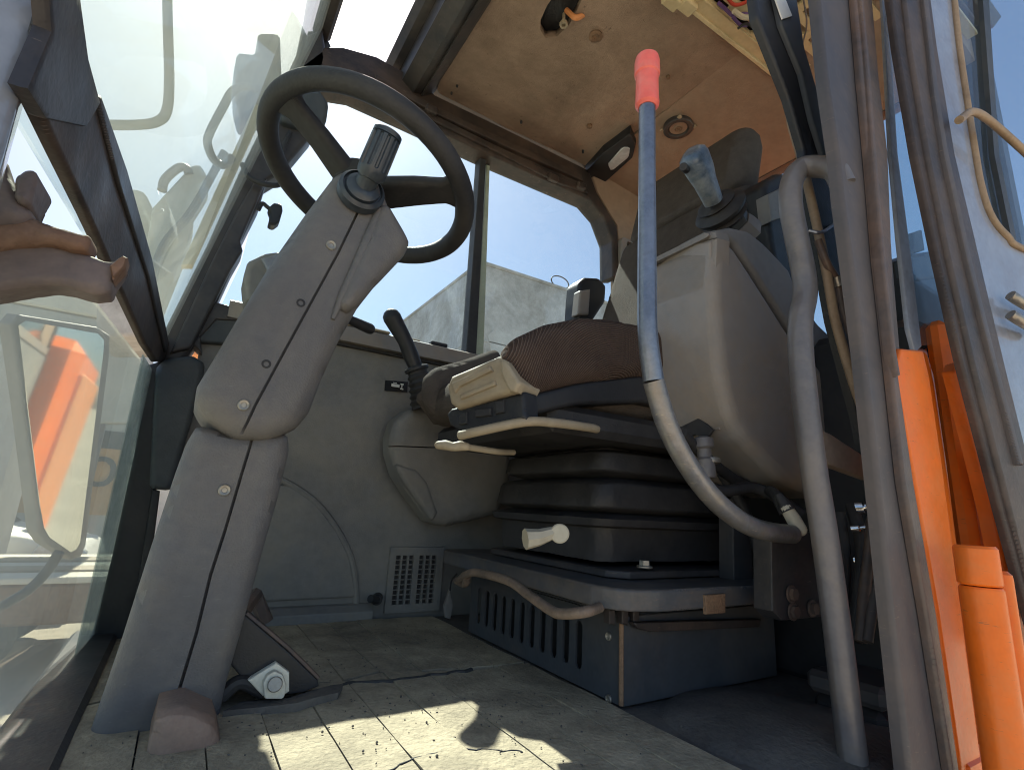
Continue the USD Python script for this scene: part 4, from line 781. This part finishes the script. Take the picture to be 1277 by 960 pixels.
# ================================================================ orange body side and open door
ob = thing('orange_side_panel', 'orange painted body side panel with door hinge below the quarter window', 'body panel')
obj('front_flange', slab([(1117, 462), (1124, 434), (1152, 436), (1160, 470), (1176, 580), (1200, 768), (1232, 1000), (1204, 1000), (1171, 768), (1142, 600)], Y=-.012, depth=.012, r=.005, steps=4), 'orange_paint', ob)
P_ = [(1148, 440), (1172, 424), (1192, 398), (1212, 400), (1232, 520), (1262, 700), (1330, 1000), (1225, 1000), (1198, 768), (1174, 580), (1158, 470)]
obj('channel', slab(P_, Y=.035, depth=.01), 'orange_paint', ob)
obj('channel_wall', slab([(1150, 436), (1160, 470), (1176, 580), (1200, 768), (1232, 1000), (1240, 1000), (1208, 768), (1184, 580), (1168, 470), (1158, 433)], Y=.002, depth=.03, r=.012, steps=4), 'orange_paint', ob)
obj('rear_flange', slab([(1196, 462), (1200, 452), (1208, 449), (1214, 470), (1232, 540), (1256, 640), (1272, 720), (1330, 1000), (1300, 1000), (1258, 720), (1242, 640), (1218, 545)], Y=-.03, depth=.02, r=.006, steps=4), 'orange_paint', ob)
YH = -.055
h0, h1, h2, h3 = at(1215, 680, Y=YH), at(1222, 727, Y=YH), at(1223, 731, Y=YH), at(1262, 1000, Y=YH)
r_h = .0205
hg = obj('door_hinge', lathe([(r_h*.9, 0), (r_h, .003), (r_h, np.linalg.norm(h1-h0)), (r_h*.9, np.linalg.norm(h1-h0)+.002)], h0, h1-h0, 28), 'orange_paint', ob)
obj('hinge_leaf', lathe([(r_h*.92, 0), (r_h, .003), (r_h, np.linalg.norm(h3-h2)), (r_h*.9, np.linalg.norm(h3-h2)+.002)], h2, h3-h2, 28), 'orange_paint', hg)
p1, p2 = at(1248, 716, Y=YH-.01), at(1290, 1000, Y=YH-.01)
obj('hinge_pin', lathe([(.006, -.004), (.010, 0), (.0105, .005), (.0105, np.linalg.norm(p2-p1))], p1, p2-p1, 20), 'orange_paint', hg)
obj('lower_skin', box((.80, -.015, -.9), (1.56, .03, .02), .01), 'orange_paint', ob)
obj('rear_skin', box((.98, .0, .02), (1.56, .03, .60), .01), 'orange_paint', ob)
qb = thing('quarter_beacon', 'black rounded lamp behind the quarter window glass', 'lamp')
obj('body', slab([(1132, 322), (1140, 314), (1168, 310), (1185, 318), (1200, 380), (1196, 430), (1150, 440), (1140, 400)], Y=.09, depth=.09, r=.02, rc=.012, n=50, steps=4), 'black_plastic', qb)
obj('lens', slab([(1136, 320), (1168, 314), (1180, 322), (1184, 345), (1142, 350)], Y=.082, depth=.03, r=.008, steps=3), 'slate', qb)
obj('stem', slab([(1138, 290), (1150, 286), (1154, 312), (1142, 315)], Y=.10, depth=.03, r=.004, steps=2), 'slate', qb)

dr = thing('cab_door', 'open cab door with blue grey inner face and brown worn edge seal', 'door')
DP = A3(.95, -.052, 0); DN = (.10, 1, 0)
dn = np.array(DN, float)/np.linalg.norm(DN)
def dslab(P, off, depth, **k): return slab(P, p0=DP+dn*off, nrm=DN, depth=depth, **k)
inner = [(1150, -60), (1168, 60), (1190, 192), (1216, 300), (1246, 430), (1277, 560), (1330, 780), (1420, 780), (1420, -60)]
hole = [(1186, -40), (1196, 60), (1216, 192), (1224, 235), (1236, 270), (1256, 295), (1285, 314), (1420, 360), (1420, -40)]
u_, v_, w_ = frame(DN)
to2 = lambda P, o: np.array([[(at(a, b, plane=(DP, np.array(DN, float)))-o) @ u_, (at(a, b, plane=(DP, np.array(DN, float)))-o) @ v_] for a, b in P])
def ccw(p): return p if np.sum(p[:, 0]*np.roll(p[:, 1], -1)-np.roll(p[:, 0], -1)*p[:, 1]) > 0 else p[::-1]
cs = m3.CrossSection([ccw(to2(inner, DP))], m3.FillRule.NonZero) - m3.CrossSection([ccw(to2(hole, DP))], m3.FillRule.NonZero)
t = to_tm(m3.Manifold.extrude(cs, .03)); vv = np.array(t.vertices); t.vertices = DP + vv[:, :1]*u_ + vv[:, 1:2]*v_ + vv[:, 2:]*w_
obj('inner_panel', t, 'door_paint', dr)
obj('edge_frame', dslab([(1122, -60), (1136, 60), (1158, 192), (1182, 310), (1214, 450), (1262, 640), (1310, 820), (1345, 820), (1300, 640), (1258, 470), (1222, 320), (1192, 192), (1170, 60), (1154, -60)], -.012, .012, r=.005, steps=3), 'frame_brown', dr)
obj('edge_seal', dslab([(1104, -60), (1120, 60), (1143, 192), (1168, 310), (1200, 450), (1250, 640), (1300, 820), (1318, 820), (1266, 640), (1216, 450), (1182, 310), (1158, 192), (1136, 60), (1122, -60)], -.006, .010, r=.004, steps=3), 'rail_brown', dr)
obj('edge_bead', dslab([(1146, -60), (1166, 120), (1178, 192), (1206, 320), (1238, 450), (1272, 580), (1278, 580), (1244, 450), (1212, 320), (1184, 192), (1172, 120), (1152, -60)], -.018, .01, r=.003, steps=2), 'pillar_grey', dr)
obj('window_rubber', tube([at(a, b, plane=(DP-dn*.002, dn)) for a, b in hole[:8]], .0055, sides=12, n=6), 'hose_tan', dr)
obj('door_pane', dslab([(1180, -50), (1212, 192), (1232, 275), (1285, 320), (1425, 366), (1425, -50)], .012, .004), 'door_glass', dr, smooth=False)
obj('glazing_bar', dslab([(1222, -50), (1240, 192), (1262, 300), (1268, 300), (1246, 192), (1230, -50)], .004, .008), 'slate', dr)
obj('door_handle', tube([at(a, b, plane=(DP-dn*.03, dn)) for a, b in ((1196, 150), (1215, 140), (1245, 160), (1300, 210))], .006, sides=12), 'hose_tan', dr)
for a, b in ((1272, 378), (1272, 402)):
    obj('latch', tube([at(a-12, b-10, plane=(DP-dn*.014, dn)), at(a, b-2, plane=(DP-dn*.018, dn)), at(a+24, b+12, plane=(DP-dn*.014, dn))], .0075, sides=12), 'zinc', dr)

# ================================================================ at the front, outside and in
cl = thing('rusty_latch', 'rusty brown windscreen latch with two prongs and a knob by the crossbar', 'latch')
YK = .17
obj('upper_prong', displace(slab([(-60, 262), (0, 268), (40, 266), (62, 277), (90, 284), (115, 289), (113, 300), (107, 311), (88, 308), (60, 300), (10, 302), (-60, 318)], Y=YK, depth=.03, r=.008, rc=.003, n=80, steps=4), .0035, 45), 'claw_rust', cl)
obj('lower_prong', displace(slab([(-60, 300), (12, 301), (60, 299), (95, 309), (130, 322), (146, 321), (152, 317), (159, 320), (156, 330), (142, 346), (136, 362), (120, 365), (85, 356), (60, 353), (0, 360), (-60, 372)], Y=YK+.012, depth=.03, r=.007, rc=.003, n=90, steps=4), .0035, 45), 'claw_grey', cl)
obj('prong_tip', slab([(136, 330), (146, 321), (153, 317), (159, 320), (155, 332), (140, 348)], Y=YK+.008, depth=.02, r=.004, steps=2), 'claw_rust', cl)
obj('arm', displace(slab([(-60, 210), (0, 190), (6, 212), (22, 240), (44, 266), (20, 275), (-60, 280)], Y=YK-.006, depth=.03, r=.008, rc=.003, n=50, steps=4), .0035, 45), 'claw_grey', cl)
obj('knob', displace(slab([(14, 240), (18, 218), (28, 206), (44, 208), (49, 220), (42, 240), (34, 256), (24, 252)], Y=YK-.012, depth=.04, r=.010, rc=.004, n=40, steps=4), .0035, 45), 'claw_grey', cl)
lb = thing('screen_loop', 'rounded grey bar loop behind the upper windscreen at the top left', 'bar loop')
obj('bar', tube([A3(-.10, .40, .0)*0 + at(a, b, Y=.62) for a, b in ((208, -60), (209, 20), (211, 100), (208, 138), (196, 152), (170, 156), (130, 156), (108, 156))], .0075, sides=14, n=6), 'tube_grey', lb)
hd_ = thing('outside_handle', 'grey outside grab handle loop beyond the dusty windscreen', 'grab handle')
obj('loop', tube([at(a, b, Y=1.06) for a, b in ((322, 112), (305, 108), (290, 114), (278, 134), (262, 165), (259, 180), (266, 198), (278, 206), (290, 196))], .010, sides=14, n=6), 'tube_grey', hd_)
wl_ = thing('work_lamp', 'work lamp block outside the top of the right front pillar', 'lamp')
obj('housing', slab([(293, 120), (292, 85), (296, 64), (316, 66), (322, 62), (322, 40), (350, 40), (352, 100), (330, 140), (300, 150)], Y=1.10, depth=.08, r=.012, rc=.01, n=60, steps=3), 'tube_grey', wl_)
obj('bracket', slab([(318, 130), (332, 130), (240, 330), (226, 330)], Y=1.08, depth=.03, r=.003, steps=2), 'cream_plastic', wl_)

# mirror on its arm, turned to the orange flank of the machine
mz = thing('side_mirror', 'tall side mirror on a dark curved arm beyond the lower front glass', 'mirror')
mc = at(85, 545, Y=1.32); tgt = A3(2.3, 1.18, .25)
a1 = (EYE-mc)/np.linalg.norm(EYE-mc); a2 = (tgt-mc)/np.linalg.norm(tgt-mc); nm = -(a1+a2); nm /= np.linalg.norm(nm)
fr = [(14, 404), (24, 392), (122, 408), (138, 418), (138, 440), (120, 580), (108, 680), (102, 694), (90, 698), (58, 678), (48, 664), (44, 630), (28, 500)]
obj('housing', prism_n(fr, mc+nm*.004, nm, .035, .006), 'panel_grey', mz)
obj('mirror_glass', prism_n([(23, 406), (32, 400), (122, 416), (130, 424), (129, 440), (112, 580), (100, 676), (95, 685), (88, 688), (62, 670), (55, 658), (50, 630), (34, 500)], mc-nm*.0015, nm, .004, 0), 'mirror', mz)
obj('arm', tube([at(74, 688, Y=1.36), at(60, 710, Y=1.37), at(36, 735, Y=1.37), at(0, 757, Y=1.37), at(-60, 790, Y=1.30)], .011, sides=12), 'black_plastic', mz)

hd2 = thing('engine_hood', 'orange engine hood of the machine with ribbed louvres', 'engine hood')
hs = obj('hood_body', box((1.62, .30, -.55), (3.4, 1.16, .78), .06), 'orange_paint', hd2)
for i in range(22):
    x = 1.72+i*.075
    obj('louvre', box((x, 1.155, -.35), (x+.035, 1.19, .62), .012), 'orange_faded', hd2)
obj('counterweight', box((3.42, -.7, -.7), (4.1, 1.16, .5), .12), 'orange_paint', hd2)
# ================================================================ the yard around
bd = thing('concrete_building', 'weathered grey concrete building seen through the right window', 'building')
BX, BY, BZ = 5.0, 9.6, 5.78
wm = box((BX, BY, -1.3), (17.0, 14.9, BZ), .03)
bw = obj('wall', wm, 'concrete', bd)
for x, z, w_, h_, lk in ((5.5, 1.6, 1.0, 1.9, 'concrete_patch'), (6.6, 3.0, .7, 1.6, 'concrete_patch'), (6.15, 2.9, .18, .9, 'rust'), (7.6, 2.2, 1.1, .8, 'concrete_patch'), (5.35, 3.6, .5, .7, 'concrete_patch')):
    pm = trimesh.convex.convex_hull(np.array([(x+w_*(.5+.5*math.cos(t)*(1+.3*math.sin(5*t+x))), BY-.012+d, z+h_*(.5+.5*math.sin(t)*(1+.25*math.cos(3*t+x)))) for t in np.linspace(0, 6.2, 14) for d in (0, .03)]))
    obj('render_patch', pm, lk, bw, smooth=False)
for z in (2.0, 3.9): obj('slab_joint', box((BX-.012, BY-.012, z), (17, 14.9, z+.03), .004), 'concrete', bw)
obj('parapet', box((BX-.03, BY-.03, BZ-.02), (17.05, 14.95, BZ+.06), .02), 'concrete', bd)
wp = at(700, 350, Y=BY)
obj('wire_loop', tube([A3(wp[0]+.28*math.cos(t), BY+.05, BZ+.19+.16*math.sin(t)) for t in np.linspace(0, 6.28, 15)], .016, sides=6, n=2), 'black_rubber', bd)
obj('drain_pipe', tube([A3(BX-.12, 14.6, -1.2), A3(BX-.12, 14.6, 3.0), A3(BX+.0, 14.6, 3.4)], .06, sides=10, smooth=False), 'tube_grey', bd)

wb = thing('boundary_wall', 'low bright white wall beyond the side window behind the column', 'wall')
obj('wall', box((-3.5, 15.5, -1.2), (4.4, 15.8, 1.6), .02), 'white_paint', wb)
obj('coping', box((-3.55, 15.44, 1.6), (4.45, 15.86, 1.72), .02), 'concrete_patch', wb)
obj('top_rail', [tube([A3(-3.5, 15.65, 3.9), A3(4.4, 15.65, 3.9)], .03, sides=8, smooth=False)]+[tube([A3(x, 15.65, 1.7), A3(x, 15.65, 3.9)], .02, sides=6, smooth=False) for x in np.arange(-3.4, 4.4, .6)], 'tube_grey', wb)

sc_ = thing('site_cabin', 'grey site cabin with dark and tan stripes beyond the lower front glass', 'site cabin')
YB = 12.0
def bp_(px, py): return at(px, py, Y=YB)
zt_ = bp_(80, 366)[2]; zb0, zb1, zt1 = bp_(60, 530)[2], bp_(60, 553)[2], bp_(60, 640)[2]
obj('wall', box((-9, YB, -.9), (bp_(178, 450)[0], YB+2.4, zt_-.35), .04), 'shed_grey', sc_)
obj('fascia', box((-9.05, YB-.05, zt_-.35), (bp_(178, 450)[0]+.05, YB+2.45, zt_), .03), 'shed_beige', sc_)
obj('stripe', box((-9, YB-.03, zb1), (bp_(178, 450)[0], YB+.02, zb0), .005), 'band_dark', sc_)
obj('stripe', box((-9, YB-.025, zt1), (bp_(178, 450)[0], YB+.02, zb1-.003), .005), 'band_tan', sc_)
hgt = (zb1-zt1)*.42
tx = meshkit.text_mesh('OT', hgt, .02, True); 
v = np.array(tx.vertices); tx.vertices = np.c_[v[:, 0], -v[:, 2], v[:, 1]]
lp_ = bp_(97, 604); tx.apply_translation([lp_[0], YB-.027, lp_[2]]); trimesh.repair.fix_normals(tx)
obj('lettering', tx, 'band_dark', sc_, smooth=False)
dm = [bp_(a, b) for a, b in ((-30, 605), (-20, 565), (0, 553), (30, 575), (48, 604), (0, 609))]
obj('stripe_sign', prof([(q[0], q[2]) for q in dm], 'y', YB-.035, YB-.005), 'band_dark', sc_)
tr_ = [bp_(a, b) for a, b in ((8, 581), (25, 592), (21, 599))]
obj('arrow_mark', prof([(q[0], q[2]) for q in tr_], 'y', YB-.045, YB-.02), 'band_tan', sc_)
for x in (-8, -4.5, -2.6): obj('foot_block', box((x, YB+.3, -1.2), (x+.4, YB+2.0, -.9), .02), 'concrete', sc_)

pn = thing('notice_board', 'rounded blank grey board standing in front of the site cabin', 'board')
pq = [(112, 528), (118, 480), (130, 440), (138, 428), (165, 430), (178, 436), (172, 528)]
obj('sheet', slab(pq, Y=10.5, depth=.2, r=.04, rc=.08, n=60), 'shed_grey', pn)
for x in (128, 165):
    q = at(x, 528, Y=10.6); obj('post', box((q[0]-.05, 10.55, -1.2), (q[0]+.05, 10.65, q[2]+.1), .01), 'tube_grey', pn)

# white car
cr = thing('white_car', 'white car parked beyond the front of the cab', 'car')
ox, oy, oz = -2.9, 8.6, -1.2                                         # middle of the car, its nose towards +x
prf = [(-2.1, .35), (2.05, .35), (2.12, .55), (2.0, .78), (1.15, .93), (.45, 1.38), (-1.0, 1.42), (-1.85, 1.02), (-2.15, .85)]
obj('body', prof([(ox+a, oz+b) for a, b in prf], 'y', oy-.85, oy+.85, r=.10, rb=.10, rc=.06, n=110), 'white_paint', cr)
obj('side_window', prof([(ox+a, oz+b) for a, b in ((-1.5, .98), (.95, .98), (.40, 1.30), (-.95, 1.33))], 'y', oy-.865, oy-.84, r=.008, rc=.04, n=40), 'black_plastic', cr)
obj('windscreen', quadbox(A3(ox+1.12, oy-.65, oz+.955), A3(ox+1.12, oy+.65, oz+.955), A3(ox+.50, oy+.58, oz+1.37), A3(ox+.50, oy-.58, oz+1.37), .02), 'black_plastic', cr)
for s_ in (-1, 1):
    obj('headlight', prof([(ox+a, oz+b) for a, b in ((1.55, .66), (2.05, .60), (2.06, .72), (1.62, .80))], 'y', oy+s_*.80-.07, oy+s_*.80+.07, r=.02, rc=.03, n=30), 'lamp_clear', cr)
    for x in (-1.3, 1.3):
        w0 = obj('wheel', lathe([(.20, -.09), (.30, -.10), (.32, -.07), (.32, .07), (.30, .10), (.20, .09)], A3(ox+x, oy+s_*.78, oz+.32), (0, 1, 0), 28), 'tyre', cr)
        obj('rim', lathe([(0, -.095), (.19, -.097), (.20, -.08), (.20, .08), (.19, .097), (0, .095)], A3(ox+x, oy+s_*.78, oz+.32), (0, 1, 0), 20), 'zinc', w0)

fbz = thing('rusty_flatbed', 'rust brown flatbed trailer with pale boards in the yard', 'trailer')
p = at(60, 728, Y=5.2)
obj('bed_frame', box((-4.0, 5.2, p[2]-.30), (-.35, 7.0, p[2]), .02), 'rust', fbz)
for i in range(5):
    obj('board', box((-4.0, 5.18+.36*i, p[2]+.003), (-.33, 5.5+.36*i, p[2]+.05+.012*(i % 2)), .008), 'shed_beige' if i % 2 == 0 else 'beige_plastic', fbz)
for x in (-3.4, -1.2):
    for y in (5.45, 6.75): obj('wheel', lathe([(.1, -.1), (.26, -.1), (.28, -.06), (.28, .06), (.26, .1), (.1, .1)], A3(x, y, -.92), (0, 1, 0), 24), 'tyre', fbz)

# the next machine's boom, pale behind the dusty screen
nb2 = thing('neighbour_boom', 'pale excavator boom and cab roof beyond the dusty windscreen', 'excavator boom')
obj('cab_roof', slab([(120, 262), (152, 238), (160, 234), (180, 236), (206, 290), (196, 420), (120, 420)], Y=7.5, depth=1.2, r=.06, rc=.1, n=70), 'concrete', nb2)
obj('boom', slab([(190, 258), (238, 206), (250, 204), (262, 224), (214, 300), (190, 330), (176, 340)], Y=6.5, depth=.5, r=.04, rc=.03, n=70), 'concrete_patch', nb2)
obj('hand_rail', tube([at(a, b, Y=6.5) for a, b in ((202, 238), (206, 224), (222, 210), (232, 210), (236, 218))], .05, sides=10), 'tube_grey', nb2)
obj('boom_hose', tube([at(a, b, Y=6.3) for a, b in ((280, 190), (240, 262), (205, 305), (190, 350), (186, 390))], .045, sides=10), 'tube_grey', nb2)
obj('lower_arm', slab([(226, 272), (242, 270), (236, 300), (196, 400), (170, 420), (190, 360)], Y=6.6, depth=.4, r=.03, rc=.02, n=50), 'concrete_patch', nb2)
obj('boom_foot', box((-2.2, 6.6, -1.2), (-1.5, 7.6, 1.6), .08), 'concrete_patch', nb2)
on = thing('fuel_tank', 'orange painted tank low outside the right front window', 'tank')
q = at(262, 428, Y=1.9)
obj('tank', box((q[0]-.05, 1.9, q[2]-.07), (q[0]+.5, 2.3, q[2]+.01), .02), 'orange_faded', on)
obj('leg', box((q[0]+.35, 2.05, -1.2), (q[0]+.42, 2.12, q[2]-.069), .008), 'orange_faded', on)
obj('cap', lathe([(.05, 0), (.05, .03), (.04, .04), (0, .042)], A3(q[0]+.2, 2.1, q[2]+.008), (0, 0, 1), 20), 'black_plastic', on)
